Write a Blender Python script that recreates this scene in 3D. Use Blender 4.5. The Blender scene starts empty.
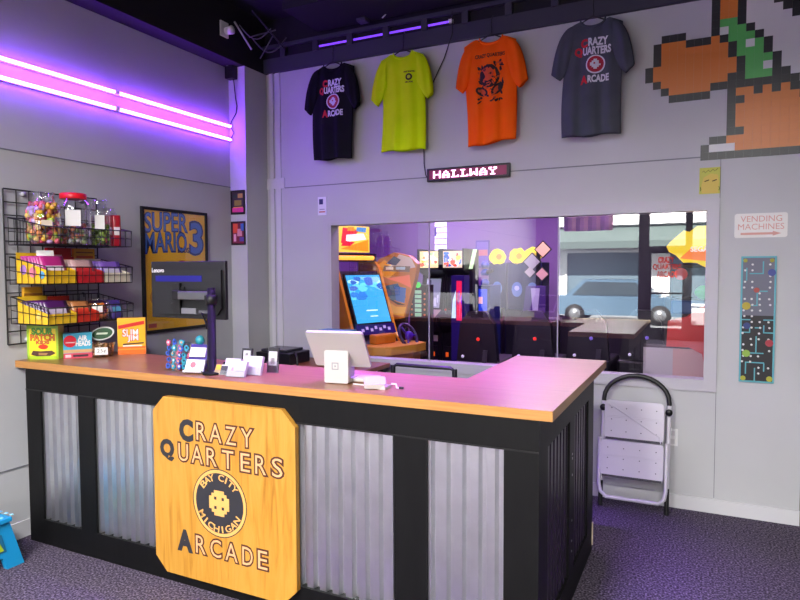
import bpy, math, random
from mathutils import Vector, Matrix
random.seed(7)
SC = bpy.context.scene
COL = SC.collection
PI = math.pi

# ---------------------------------------------------------------- camera, world, lights, exposure
def make_camera():
    p, r, y = math.radians(2.82), math.radians(-0.235), math.radians(-25.9)
    fw = Vector((math.sin(y)*math.cos(p), math.cos(y)*math.cos(p), -math.sin(p)))
    rt = Vector((math.cos(y), -math.sin(y), 0))
    up = rt.cross(fw)
    R = rt*math.cos(r) + up*math.sin(r)
    U = -rt*math.sin(r) + up*math.cos(r)
    cd = bpy.data.cameras.new('camera'); co = bpy.data.objects.new('camera', cd); COL.objects.link(co)
    B = -fw
    co.matrix_world = Matrix(((R.x, U.x, B.x, 0), (R.y, U.y, B.y, 0), (R.z, U.z, B.z, 1.60), (0, 0, 0, 1)))
    cd.sensor_width = 36.0; cd.lens = 36.0*625.2/800.0; cd.clip_start = 0.05; cd.clip_end = 200
    SC.camera = co
make_camera()

w = bpy.data.worlds.new('sky'); SC.world = w; w.use_nodes = True
bg = w.node_tree.nodes['Background']
bg.inputs[0].default_value = (0.80, 0.90, 1.0, 1); bg.inputs[1].default_value = 6.5

def sun(name, rot, energy, color):
    l = bpy.data.lights.new(name, 'SUN'); l.energy = energy; l.color = color; l.angle = 0.01
    o = bpy.data.objects.new(name, l); o.rotation_euler = rot; COL.objects.link(o)
sun('sun', (math.radians(-48), 0, math.radians(12)), 56.0, (1.0, 0.95, 0.88))

def area(name, loc, rot, sx, sy, power, color):
    l = bpy.data.lights.new(name, 'AREA'); l.shape = 'RECTANGLE'; l.size = sx; l.size_y = sy
    l.energy = power; l.color = color
    o = bpy.data.objects.new(name, l); o.location = loc; o.rotation_euler = rot; COL.objects.link(o)
    return o
# white fill lights added out of view as daylight, each with an invented fitting below
FILL_PANELS = [(-1.6, -0.9), (0.6, -1.2), (-1.6, -3.6), (0.6, -3.8)]
for px, py in FILL_PANELS:
    area('panel_fill', (px, py, 3.69), (0, 0, 0), 1.15, 0.55, 235 if px < 0 else 190, (1.0, 0.98, 0.96)).data.spread = math.radians(165)
# purple tubes over the counter and in the arcade room
TUBES = [(-1.85, 2.92), (-1.15, 3.12)]
for px, py in TUBES:
    area('purple_lamp', (px, py, 3.66), (0, 0, 0), 1.2, 0.06, 22, (0.34, 0.10, 1.0)).data.spread = math.radians(48)
ROOM_TUBES = [(-4.6, 7.5), (-2.6, 9.2), (-2.4, 6.0), (-4.4, 10.0)]
for px, py in ROOM_TUBES:
    area('arcade_purple_lamp', (px, py, 3.14), (0, 0, 0), 1.2, 0.08, 52, (0.50, 0.14, 0.95))
area('arcade_white_fill', (-1.8, 8.4, 3.14), (0, 0, 0), 1.2, 0.3, 75, (1.0, 0.80, 0.92))  # fill light added to lift the arcade wall towards pink
area('arcade_white_fill', (-2.1, 5.3, 3.14), (0, 0, 0), 0.9, 0.3, 16, (1.0, 0.86, 0.75))  # fill light added to brighten the yellow driving machine

SC.view_settings.view_transform = 'Standard'
SC.view_settings.look = 'None'
SC.view_settings.gamma = 1.0
SC.view_settings.use_curve_mapping = False
SC.view_settings.exposure = 0.36
SC.cycles.use_denoising = True
SC.cycles.max_bounces = 10
SC.cycles.transparent_max_bounces = 24
SC.cycles.caustics_reflective = False
SC.cycles.caustics_refractive = False
SC.cycles.sample_clamp_indirect = 14.0

# ---------------------------------------------------------------- materials
def lin(h):
    if not isinstance(h, str): return tuple(h)
    out = []
    for i in (0, 2, 4):
        c = int(h[i:i+2], 16)/255.0
        out.append(c/12.92 if c <= 0.04045 else ((c+0.055)/1.055)**2.4)
    return tuple(out)
_M = {}
def mat(h, rough=0.55, metal=0.0, spec=0.5, emit=0.0, bump=0.0, bscale=200.0, coat=0.0, emcol=None, sheen=0.0):
    key = (h, rough, metal, spec, emit, bump, bscale, coat, emcol, sheen)
    if key in _M: return _M[key]
    m = bpy.data.materials.new('paint_%s' % (h if isinstance(h, str) else 'mix')); m.use_nodes = True
    nt = m.node_tree; b = nt.nodes['Principled BSDF']
    b.inputs['Base Color'].default_value = lin(h) + (1,)
    b.inputs['Roughness'].default_value = rough; b.inputs['Metallic'].default_value = metal
    b.inputs['Specular IOR Level'].default_value = spec
    b.inputs['Coat Weight'].default_value = coat
    b.inputs['Sheen Weight'].default_value = sheen
    if emit:
        b.inputs['Emission Color'].default_value = lin(emcol or h) + (1,); b.inputs['Emission Strength'].default_value = emit
    if bump:
        tc = nt.nodes.new('ShaderNodeTexCoord'); n = nt.nodes.new('ShaderNodeTexNoise'); n.inputs['Scale'].default_value = bscale
        bp = nt.nodes.new('ShaderNodeBump'); bp.inputs['Strength'].default_value = bump; bp.inputs['Distance'].default_value = 0.01
        nt.links.new(tc.outputs['Object'], n.inputs['Vector']); nt.links.new(n.outputs['Fac'], bp.inputs['Height'])
        nt.links.new(bp.outputs['Normal'], b.inputs['Normal'])
    _M[key] = m
    return m

def nodes(m):
    return m.node_tree.nodes, m.node_tree.links, m.node_tree.nodes['Principled BSDF']

def ramp_noise(name, stops, scale=(1, 1, 1), noise=5.0, detail=4.0, rough=0.5, metal=0.0, spec=0.5, bump=0.0, distort=0.0, rr=None, voronoi=False):
    m = bpy.data.materials.new(name); m.use_nodes = True
    N, L, b = nodes(m)
    tc = N.new('ShaderNodeTexCoord'); mp = N.new('ShaderNodeMapping'); mp.inputs['Scale'].default_value = scale
    L.new(tc.outputs['Object'], mp.inputs['Vector'])
    if voronoi:
        n = N.new('ShaderNodeTexVoronoi'); n.inputs['Scale'].default_value = noise; out = n.outputs['Color']
    else:
        n = N.new('ShaderNodeTexNoise'); n.inputs['Scale'].default_value = noise; n.inputs['Detail'].default_value = detail
        n.inputs['Distortion'].default_value = distort; out = n.outputs['Fac']
    L.new(mp.outputs['Vector'], n.inputs['Vector'])
    cr = N.new('ShaderNodeValToRGB'); L.new(out, cr.inputs['Fac'])
    e = cr.color_ramp.elements
    while len(e) < len(stops): e.new(0.5)
    for i, (p, h) in enumerate(stops):
        e[i].position = p; e[i].color = lin(h) + (1,)
    L.new(cr.outputs['Color'], b.inputs['Base Color'])
    b.inputs['Roughness'].default_value = rough; b.inputs['Metallic'].default_value = metal; b.inputs['Specular IOR Level'].default_value = spec
    if rr:
        mr = N.new('ShaderNodeMapRange'); mr.inputs['To Min'].default_value = rr[0]; mr.inputs['To Max'].default_value = rr[1]
        L.new(out, mr.inputs['Value']); L.new(mr.outputs['Result'], b.inputs['Roughness'])
    if bump:
        bp = N.new('ShaderNodeBump'); bp.inputs['Strength'].default_value = bump; bp.inputs['Distance'].default_value = 0.01
        L.new(out, bp.inputs['Height']); L.new(bp.outputs['Normal'], b.inputs['Normal'])
    return m

def glassy(name, refl, tint=(1, 1, 1), rough=0.0, edge=0.0):
    """thin clear sheet: part straight through, part mirror"""
    m = bpy.data.materials.new(name); m.use_nodes = True
    N, L = m.node_tree.nodes, m.node_tree.links
    N.remove(N['Principled BSDF']); out = N['Material Output']
    t = N.new('ShaderNodeBsdfTransparent'); t.inputs[0].default_value = tint + (1,)
    g = N.new('ShaderNodeBsdfGlossy'); g.inputs['Roughness'].default_value = rough; g.inputs[0].default_value = (1, 1, 1, 1)
    mx = N.new('ShaderNodeMixShader'); L.new(t.outputs[0], mx.inputs[1]); L.new(g.outputs[0], mx.inputs[2]); L.new(mx.outputs[0], out.inputs[0])
    if edge:
        lw = N.new('ShaderNodeLayerWeight'); lw.inputs['Blend'].default_value = 0.35
        mr = N.new('ShaderNodeMapRange'); mr.inputs['To Min'].default_value = refl; mr.inputs['To Max'].default_value = edge
        L.new(lw.outputs['Facing'], mr.inputs['Value']); L.new(mr.outputs['Result'], mx.inputs[0])
    else:
        mx.inputs[0].default_value = refl
    return m

WALL = ramp_noise('wall_paint', [(0.3, 'b4b5b8'), (0.7, 'babbbe')], noise=2.0, rough=0.55, spec=0.4)
WALLB = WALL
CARPET = ramp_noise('carpet', [(0.30, '221d27'), (0.50, '4e4654'), (0.72, '8a8091')], noise=95.0, detail=3.0, rough=0.95, spec=0.1, bump=0.6)
BLACKWOOD = ramp_noise('black_painted_wood', [(0.3, '09090a'), (0.7, '0e0e0f')], scale=(1, 1, 0.2), noise=30, rough=0.5, spec=0.2, bump=0.05)
TOPWOOD = ramp_noise('counter_laminate', [(0.25, '7e5034'), (0.45, '946645'), (0.6, '8a5b3c'), (0.8, 'a07450')], scale=(0.35, 9.0, 9.0), noise=4.0, detail=6, rough=0.32, spec=0.5)
EDGEWOOD = ramp_noise('counter_edge', [(0.3, 'a8743a'), (0.7, 'ba8648')], scale=(1, 1, 20), noise=4.0, detail=4, rough=0.4)
PLY = ramp_noise('pine_board', [(0.22, '9a661c'), (0.42, 'b8832e'), (0.62, 'c08e3a'), (0.85, 'ae7826')], scale=(9.0, 9.0, 0.9), noise=2.2, detail=5, distort=1.6, rough=0.42, spec=0.45)
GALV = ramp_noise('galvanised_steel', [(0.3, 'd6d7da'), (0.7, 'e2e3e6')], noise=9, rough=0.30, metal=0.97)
SHADESTEEL = ramp_noise('shade_toned_steel', [(0.3, '241c2c'), (0.7, '2c2334')], noise=9, rough=0.35, metal=0.5)  # shade on the counter's right side put into a darker steel colour
DESKWOOD = ramp_noise('desk_wood', [(0.3, '7a3d22'), (0.7, '94502f')], scale=(1, 10, 10), noise=3, rough=0.4)
CEIL = mat('0b0a12', 0.8)
FASCIA = mat('32323f', 0.6)
BLACK = mat('0c0c0e', 0.45)
BLACKM = mat('101012', 0.5, 0.2)
WHITE = mat('e8e6e4', 0.4)
WHITEP = mat('dcdcdf', 0.35)
TRIMW = mat('c8c8cc', 0.4)
PAPER = mat('e9e7e2', 0.7)
CLEAR = glassy('clear_plastic', 0.10, (0.95, 0.95, 0.98), 0.08, 0.55)
GLASS = glassy('window_glass', 0.15, (0.97, 0.96, 1.0))
def decal(name, h):
    m = bpy.data.materials.new(name); m.use_nodes = True
    N, L = m.node_tree.nodes, m.node_tree.links
    t = N.new('ShaderNodeBsdfTranslucent'); t.inputs[0].default_value = lin(h) + (1,)
    b = N['Principled BSDF']; b.inputs['Base Color'].default_value = lin(h) + (1,)
    mx = N.new('ShaderNodeMixShader'); mx.inputs[0].default_value = 0.6
    L.new(b.outputs[0], mx.inputs[1]); L.new(t.outputs[0], mx.inputs[2]); L.new(mx.outputs[0], N['Material Output'].inputs[0])
    return m
DECAL = decal('red_vinyl', 'e8481c')

# ---------------------------------------------------------------- mesh building
class Frame:
    """a flat working plane: u to the reader's right, v up, n towards the reader"""
    def __init__(s, O, U, V):
        s.O = Vector(O); s.U = Vector(U).normalized(); s.V = Vector(V).normalized(); s.N = s.U.cross(s.V)
    def p(s, u, v, n=0.0): return s.O + s.U*u + s.V*v + s.N*n
def back_frame(y): return Frame((0, y, 0), (1, 0, 0), (0, 0, 1))      # u = x, v = z, faces -y
def left_frame(x): return Frame((x, 0, 0), (0, 1, 0), (0, 0, 1))      # u = y, v = z, faces +x

_text_cache = {}
def text_geo(s, bold):
    k = (s, bold)
    if k in _text_cache: return _text_cache[k]
    cu = bpy.data.curves.new('t', 'FONT'); cu.body = s; cu.offset = bold; cu.extrude = 0.5; cu.resolution_u = 3
    o = bpy.data.objects.new('t', cu); COL.objects.link(o)
    dg = bpy.context.evaluated_depsgraph_get(); dg.update()
    me = bpy.data.meshes.new_from_object(o.evaluated_get(dg))
    vs = [v.co.copy() for v in me.vertices]; fs = [tuple(p.vertices) for p in me.polygons]
    bpy.data.objects.remove(o); bpy.data.curves.remove(cu); bpy.data.meshes.remove(me)
    _text_cache[k] = (vs, fs)
    return vs, fs

class MB:
    def __init__(s): s.v = []; s.f = []; s.m = []; s.mats = []; s.sm = []
    def mi(s, m):
        if m not in s.mats: s.mats.append(m)
        return s.mats.index(m)
    def add(s, vs, fs, m, smooth=False):
        o = len(s.v); s.v += [Vector(v) for v in vs]; i = s.mi(m)
        for f in fs: s.f.append(tuple(k+o for k in f)); s.m.append(i); s.sm.append(smooth)
        return s
    def box(s, x0, x1, y0, y1, z0, z1, m):
        vs = [(x, y, z) for x in (x0, x1) for y in (y0, y1) for z in (z0, z1)]
        return s.add(vs, [(0, 1, 3, 2), (4, 6, 7, 5), (0, 4, 5, 1), (2, 3, 7, 6), (0, 2, 6, 4), (1, 5, 7, 3)], m)
    def rect(s, F, u0, u1, v0, v1, n0, n1, m):
        vs = [F.p(u, v, n) for u in (u0, u1) for v in (v0, v1) for n in (n0, n1)]
        return s.add(vs, [(0, 1, 3, 2), (4, 6, 7, 5), (0, 4, 5, 1), (2, 3, 7, 6), (0, 2, 6, 4), (1, 5, 7, 3)], m)
    def prism(s, F, poly, n0, n1, m, side=None):
        k = len(poly)
        a = sum(poly[i][0]*poly[(i+1) % k][1]-poly[(i+1) % k][0]*poly[i][1] for i in range(k))
        if a < 0: poly = poly[::-1]
        vs = [F.p(u, v, n0) for u, v in poly] + [F.p(u, v, n1) for u, v in poly]
        s.add(vs, [tuple(range(k))[::-1], tuple(range(k, 2*k))], m)
        return s.add(vs, [(i, (i+1) % k, k+(i+1) % k, k+i) for i in range(k)], side or m)
    def tube(s, pts, r, m, n=8, closed=False):
        pts = [Vector(p) for p in pts]; k = len(pts); vs = []; ref = None
        rs = r if isinstance(r, (list, tuple)) else [r]*k
        for i, p in enumerate(pts):
            a = pts[i-1] if (i > 0 or closed) else p
            b = pts[(i+1) % k] if (i < k-1 or closed) else p
            t = (b-a).normalized()
            if ref is None:
                ref = Vector((0, 0, 1)) if abs(t.z) < 0.9 else Vector((1, 0, 0))
            x = (ref - t*ref.dot(t)).normalized(); y = t.cross(x); ref = x
            for j in range(n):
                an = 2*PI*j/n; vs.append(p + x*math.cos(an)*rs[i] + y*math.sin(an)*rs[i])
        fs = []
        for i in range(k if closed else k-1):
            for j in range(n):
                i2 = (i+1) % k; j2 = (j+1) % n
                fs.append((i*n+j, i*n+j2, i2*n+j2, i2*n+j))
        s.add(vs, fs, m, True)
        if not closed:
            s.add(vs, [tuple(range(n))[::-1], tuple(range((k-1)*n, k*n))], m)
        return s
    def lathe(s, prof, c, m, n=24, axis='z', smooth=True):
        c = Vector(c); vs = []
        for r, h in prof:
            for j in range(n):
                a = 2*PI*j/n
                d = {'z': (r*math.cos(a), r*math.sin(a), h), 'y': (r*math.cos(a), -h, r*math.sin(a)), 'x': (h, r*math.cos(a), r*math.sin(a))}[axis]
                vs.append(c+Vector(d))
        fs = [(i*n+j, i*n+(j+1) % n, (i+1)*n+(j+1) % n, (i+1)*n+j) for i in range(len(prof)-1) for j in range(n)]
        s.add(vs, fs, m, smooth)
        if prof[0][0] > 1e-6: s.add(vs[:n], [tuple(range(n))[::-1]], m)
        if prof[-1][0] > 1e-6: s.add(vs[-n:], [tuple(range(n))], m)
        return s
    def ball(s, c, rx, ry, rz, m, n=12, k=8):
        c = Vector(c); vs = []
        for i in range(k+1):
            t = PI*i/k
            for j in range(n):
                a = 2*PI*j/n; vs.append(c+Vector((rx*math.sin(t)*math.cos(a), ry*math.sin(t)*math.sin(a), -rz*math.cos(t))))
        return s.add(vs, [(i*n+j, i*n+(j+1) % n, (i+1)*n+(j+1) % n, (i+1)*n+j) for i in range(k) for j in range(n)], m, True)
    def text(s, F, t, u0, u1, v0, v1, n0, n1, m, bold=0.0, fn=None):
        vs0, _ = text_geo(t, 0.0); vs, fs = text_geo(t, bold)
        xa, xb = min(v.x for v in vs0), max(v.x for v in vs0); ya, yb = min(v.y for v in vs0), max(v.y for v in vs0)
        out = []
        for v in vs:
            u = u0+(v.x-xa)/(xb-xa)*(u1-u0); w_ = v0+(v.y-ya)/(yb-ya)*(v1-v0); n = n0 if v.z < 0 else n1
            if fn: u, w_, n = fn(u, w_, n)
            out.append(F.p(u, w_, n))
        return s.add(out, fs, m)
    def disc(s, F, u, v, r, n0, n1, m, k=28, ry=None):
        return s.prism(F, [(u+r*math.cos(2*PI*i/k), v+(ry or r)*math.sin(2*PI*i/k)) for i in range(k)], n0, n1, m)
    def ring(s, F, u, v, r0, r1, n0, n1, m, k=40):
        vs = []
        for r in (r0, r1):
            for n in (n0, n1):
                vs += [F.p(u+r*math.cos(2*PI*i/k), v+r*math.sin(2*PI*i/k), n) for i in range(k)]
        fs = []
        for i in range(k):
            j = (i+1) % k
            fs += [(k+i, 3*k+i, 3*k+j, k+j), (i, j, 2*k+j, 2*k+i), (i, k+i, k+j, j), (2*k+i, 2*k+j, 3*k+j, 3*k+i)]
        return s.add(vs, fs, m)
    def frame_rect(s, F, u0, u1, v0, v1, w, n0, n1, m):
        s.rect(F, u0, u1, v0, v0+w, n0, n1, m); s.rect(F, u0, u1, v1-w, v1, n0, n1, m)
        s.rect(F, u0, u0+w, v0+w, v1-w, n0, n1, m); return s.rect(F, u1-w, u1, v0+w, v1-w, n0, n1, m)
    def build(s, name, parent=None, local=False, bevel=0.0, origin=None):
        me = bpy.data.meshes.new(name)
        if parent is not None:
            off = Vector((0, 0, 0)) if local else wloc(parent); loc = Vector((0, 0, 0))
        elif local:
            off = Vector((0, 0, 0)); loc = Vector((0, 0, 0))
        else:
            if origin is None:
                xs = [v.x for v in s.v]; ys = [v.y for v in s.v]; zs = [v.z for v in s.v]
                origin = Vector(((min(xs)+max(xs))/2, (min(ys)+max(ys))/2, min(zs)))
            off = Vector(origin); loc = Vector(origin)
        me.from_pydata([tuple(v-off) for v in s.v], [], s.f)
        for m in s.mats: me.materials.append(m)
        for p, i, q in zip(me.polygons, s.m, s.sm): p.material_index = i; p.use_smooth = q
        me.update()
        o = bpy.data.objects.new(name, me); o.location = loc; COL.objects.link(o)
        if parent is not None: o.parent = parent
        if bevel:
            b = o.modifiers.new('edge', 'BEVEL'); b.width = bevel; b.segments = 2; b.limit_method = 'ANGLE'; b.angle_limit = 0.6
        return o

def wloc(o):
    v = Vector(o.location)
    while o.parent is not None:
        o = o.parent; v = v+Vector(o.location)
    return v

def tag(o, label=None, cat=None, group=None, kind=None):
    if label: o['label'] = label
    if cat: o['category'] = cat
    if group: o['group'] = group
    if kind: o['kind'] = kind
    return o
def thing(name, label, cat, loc=(0, 0, 0), rz=0.0, group=None):
    o = bpy.data.objects.new(name, None); o.empty_display_size = 0.1; COL.objects.link(o)
    o.location = loc; o.rotation_euler = (0, 0, rz)
    return tag(o, label, cat, group)
def struct(mb, name, bevel=0.0, parent=None):
    o = mb.build(name, parent, bevel=bevel, origin=(0, 0, 0) if parent is None else None)
    if parent is None: o['kind'] = 'structure'
    return o
def copy_tree(o, parent=None):
    c = o.copy(); COL.objects.link(c)
    if parent is not None: c.parent = parent
    for ch in list(o.children): copy_tree(ch, c)
    return c
def one(mb, name, label, cat, group=None, bevel=0.0):
    return tag(mb.build(name, bevel=bevel), label, cat, group)

# ================================================================ the room
XL, YB, ZT = -3.66, 4.507, 3.305
XR, YF = 4.6, -6.0
WT = 0.11                                        # back wall thickness
m = MB(); m.box(-3.9, 4.9, YF-0.1, YB+0.06, -0.1, 0, CARPET); struct(m, 'floor')
m = MB(); m.box(XL-0.15, XL, YF, YB+WT, 0, 3.95, WALL); struct(m, 'wall_left')
# back wall with the long window hole and the hallway opening at its right end
WX0, WX1, WZ0, WZ1 = -2.845, 0.03, 0.85, 1.99
m = MB()
m.box(XL, WX0, YB, YB+WT, 0, ZT+0.65, WALL)
m.box(WX0, WX1, YB, YB+WT, 0, WZ0, WALL); m.box(WX0, WX1, YB, YB+WT, WZ1, ZT+0.65, WALL)
m.box(WX1, 0.56, YB, YB+WT, 0, ZT+0.65, WALL)
m.box(0.56, 1.7, YB, YB+WT, 2.6, ZT+0.65, WALL); m.box(1.7, XR, YB, YB+WT, 0, ZT+0.65, WALL)
struct(m, 'wall_back')
m = MB(); m.box(XR, XR+0.15, YF, YB+WT, 0, 3.95, mat('2a2036', 0.6)); struct(m, 'wall_right')
m = MB(); m.box(XL-0.15, XR+0.15, YF-0.1, YB+WT, 3.76, 3.95, CEIL); struct(m, 'ceiling')
m = MB()
for a, b in ((-3.66, 0.0), ): pass
m.box(XL, XL+0.17, YF, YB, ZT, 3.76, CEIL); struct(m, 'ceiling_soffit')
m = MB(); m.box(XL+0.17, XR, YB-0.006, YB, 3.42, 3.76, CEIL); struct(m, 'ceiling_back_strip')
# column in the corner
m = MB(); m.box(XL, -3.487, 4.22, YB, 0, ZT, WALL); struct(m, 'wall_column')
# thin seams, batten strips and baseboards
SEAM = mat('77787e', 0.6)
m = MB()
m.box(XL, XL+0.004, YF, 4.22, 2.302, 2.309, SEAM); struct(m, 'trim_1')
m = MB()
m.box(-3.487, -0.019, YB-0.004, YB, 2.308, 2.316, SEAM); struct(m, 'trim_2')
m = MB()
m.box(XL, XL+0.006, YF, 4.22, 0.425, 0.432, SEAM); struct(m, 'trim_3')
m = MB()
for x0, x1, d in ((-3.445, -3.405, 0.016), (-3.385, -3.335, 0.01)):
    m.box(x0, x1, YB-d, YB, 0.1, 2.308, TRIMW); m.box(x0, x1, YB-d, YB, 2.40, ZT, TRIMW)
m.box(-3.487, -3.30, YB-0.008, YB, 2.308, 2.40, TRIMW)
struct(m, 'trim_4')
m = MB(); m.box(0.083, 0.087, YB-0.002, YB, 0.1, 2.30, SEAM); struct(m, 'trim_5')
m = MB(); m.box(-3.487, 0.56, YB-0.014, YB, 0, 0.093, TRIMW); struct(m, 'baseboard_back')
m = MB(); m.box(XL, XL+0.014, YF, 4.22, 0, 0.10, TRIMW); struct(m, 'baseboard_left')
m = MB(); m.box(0.56, 0.62, YB-0.03, YB+WT+0.02, 0, 2.6, BLACK); m.box(1.64, 1.70, YB-0.03, YB+WT+0.02, 0, 2.6, BLACK); m.box(0.56, 1.7, YB-0.03, YB+WT+0.02, 2.6, 2.66, BLACK)
struct(m, 'trim_6')

# the interior window: sill and casing, three sheets of glass
wf = MB(); F = back_frame(YB)
cas = mat('b6b4bc', 0.45)
wf.frame_rect(F, WX0-0.055, WX1+0.055, WZ0-0.055, WZ1+0.055, 0.055, 0.0, 0.014, cas)
for a in (WX0-0.002, WX1-0.02): wf.box(a, a+0.022, YB-0.012, YB+WT+0.002, WZ0-0.002, WZ1+0.002, cas)
wf.box(WX0+0.02, WX1-0.02, YB-0.012, YB+WT+0.002, WZ0-0.002, WZ0+0.02, cas); wf.box(WX0+0.02, WX1-0.02, YB-0.012, YB+WT+0.002, WZ1-0.02, WZ1+0.002, cas)
win = struct(wf, 'window_1')
JX = [WX0+0.02, -1.945, -0.94, WX1-0.02]
for i in range(3):
    g = MB(); a, b = JX[i]+0.002, JX[i+1]-0.002
    g.add([(a, YB+0.03, WZ0+0.02), (b, YB+0.03, WZ0+0.02), (b, YB+0.03, WZ1-0.02), (a, YB+0.03, WZ1-0.02)], [(0, 1, 2, 3)], GLASS)
    g.build('window_pane', win)
for x in JX[1:3]:
    g = MB(); g.box(x-0.004, x+0.004, YB+0.022, YB+0.034, WZ0+0.02, WZ1-0.02, mat('a79fb8', 0.3)); g.build('glazing_bar', win)

# dark fascia with the open steel track above it
m = MB(); m.box(-3.487, XR, YB-0.035, YB, ZT, 3.425, FASCIA); struct(m, 'trim_7')
m = MB(); m.box(-3.487, XR, YB-0.05, YB-0.02, 3.505, 3.535, FASCIA)
for i in range(15):
    x = -3.30+0.33*i
    m.box(x, x+0.05, YB-0.045, YB, 3.42, 3.51, FASCIA)
struct(m, 'ceiling_track')
m = MB(); m.box(-2.9, XR, YB-0.55, YB-0.06, 3.56, 3.62, mat('0d0c14', 0.7)); m.box(-2.9, XR, YB-0.30, YB-0.24, 3.62, 3.76, mat('0d0c14', 0.7)); struct(m, 'ceiling_beam')
m = MB(); m.box(-3.3, -1.7, 3.60, 3.66, 3.62, 3.68, mat('26262e', 0.5, 0.5)); struct(m, 'ceiling_joist')

# front of the shop behind the camera: piers, window openings and the door
m = MB(); DK = mat('1a1622', 0.5)
def pier(a, b, z0=-0.2, z1=3.95): m.box(a, b, YF-0.12, YF, z0, z1, DK)
pier(XL-0.15, -3.14); pier(-1.33, -1.11); pier(-0.37, -0.23); pier(1.9, 2.05); pier(4.2, XR+0.15)
m.box(XL-0.15, XR+0.15, YF-0.12, YF, 3.05, 3.95, DK)
m.box(-3.14, -1.33, YF-0.12, YF, -0.2, 0.42, DK); m.box(-0.23, 1.9, YF-0.12, YF, -0.2, 0.35, DK); m.box(1.9, 4.2, YF-0.12, YF, -0.2, 3.95, DK)  # right bay walled up to keep light off the counter's right side
m.box(-1.11, -0.37, YF-0.12, YF, 1.98, 2.09, DK)
struct(m, 'wall_front')
m = MB(); m.box(-1.11, -1.06, YF-0.09, YF-0.04, 0.0, 1.98, DK); m.box(-0.42, -0.37, YF-0.09, YF-0.04, 0.0, 1.98, DK)
m.box(-1.06, -0.42, YF-0.09, YF-0.04, 0.0, 0.26, DK); m.box(-1.06, -0.42, YF-0.09, YF-0.04, 1.93, 1.98, DK)
m.box(-1.06, -0.42, YF-0.04, YF-0.01, 1.02, 1.06, BLACK)
dr = struct(m, 'door_1')
DF = Frame((0, YF-0.095, 0), (1, 0, 0), (0, 0, 1))
m = MB(); RD = DECAL
for t, a, b, z in (('CRAZY', -0.92, -0.60, 1.72), ('QUARTERS', -1.03, -0.45, 1.56), ('ARCADE', -0.95, -0.53, 1.40)):
    m.text(DF, t, a, b, z, z+0.125, 0.0, 0.0015, RD, 0.05)
m.build('door_lettering', dr)

# street outside
m = MB(); m.box(-30, 30, -9.0, YF-0.12, -0.35, -0.15, mat('a8a6a0', 0.9)); struct(m, 'sidewalk')
m = MB(); m.box(-30, 30, -30, -9.0, -0.4, -0.27, mat('77787a', 0.9)); struct(m, 'road')
LB = ramp_noise('street_brick', [(0.3, 'cfcfd0'), (0.7, 'e2e2e0')], noise=3, rough=0.8)
m = MB(); F2 = Frame((0, -20, 0), (-1, 0, 0), (0, 0, 1))     # faces the shop (+y)
m.rect(F2, -12, 16, -0.3, 9, -1, 0, LB)
for i in range(9):
    u = -11+3*i; m.rect(F2, u, u+1.3, 4.2, 6.2, -0.02, 0.03, mat('b49a88', 0.5)); m.frame_rect(F2, u-0.1, u+1.4, 4.1, 6.3, 0.1, 0.0, 0.08, mat('e6e6e6', 0.6))
for i in range(6):
    u = -10.5+4.3*i; m.rect(F2, u, u+3.2, 0.1, 2.3, -0.02, 0.03, mat('5a6a74', 0.2)); m.frame_rect(F2, u-0.1, u+3.3, 0.0, 2.4, 0.1, 0.0, 0.1, mat('d8d8d8', 0.6))
m.rect(F2, -12, 16, 3.5, 3.8, 0.0, 0.25, mat('e8e8e6', 0.7))
bld = one(m, 'street_building', 'pale two storey shop building reflected in the glass above the far table', 'building')
m = MB(); m.prism(Frame((0, -20, 0), (0, 1, 0), (0, 0, 1)), [(0.02, 3.45), (1.3, 2.75), (1.3, 2.45), (1.25, 2.45), (1.25, 2.70), (0.02, 3.35)], -6.5, 2.6, mat('4d5a58', 0.8))
one(m, 'shop_awning', 'dark grey green shop awning reflected in the window glass', 'awning')
def car(x, y, c, label):
    t = thing('car', label, 'car', (x, y, -0.27)); Fc = Frame((x, y, -0.27), (1, 0, 0), (0, 0, 1)); bm_ = mat(c, 0.25, 0.3, coat=0.6)
    b = MB(); b.prism(Fc, [(-2.2, 0.3), (2.2, 0.3), (2.25, 0.75), (1.5, 0.92), (-1.9, 0.95), (-2.25, 0.8)], -0.88, 0.88, bm_); b.build('body', t, bevel=0.06)
    b = MB(); b.prism(Fc, [(-1.7, 0.93), (1.35, 0.9), (0.65, 1.48), (-1.1, 1.5)], -0.76, 0.76, bm_); b.build('roof', t, bevel=0.05)
    b = MB(); b.prism(Fc, [(-1.45, 0.97), (1.1, 0.95), (0.58, 1.40), (-1.0, 1.42)], -0.78, 0.78, mat('39434a', 0.1)); b.build('window', t)
    for wx in (-1.35, 1.35):
        for wy in (-0.8, 0.8):
            b = MB(); b.lathe([(0.0, -0.1), (0.33, -0.1), (0.33, 0.1), (0.0, 0.1)], (x+wx, y+wy, 0.06), mat('121212', 0.7), 20, 'y'); b.lathe([(0.0, 0.105), (0.2, 0.105), (0.2, -0.105), (0.0, -0.105)], (x+wx, y+wy, 0.06), mat('9a9a9c', 0.3, 0.8), 16, 'y'); b.build('wheel', t)
car(-2.6, -13.6, '587084', 'pale blue car parked across the street, reflected beside the door frame')
car(-8.2, -13.8, '70787c', 'silver car parked across the street, reflected at the middle of the window')
car(2.6, -13.6, 'a8402c', 'red car parked across the street behind the camera')

for a, b, w_ in ((-1.8, 8.4, 1.2), (-2.1, 5.3, 0.9)):  # invented fittings for the arcade fill lights
    m = MB(); m.box(a-w_/2, a+w_/2, b-0.15, b+0.15, 3.15, 3.23, mat('d8d8d8', 0.5)); one(m, 'arcade_fill_fitting', 'added fitting of the white fill light on the ceiling of the arcade room', 'ceiling light', 'added arcade fill lights')
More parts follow.
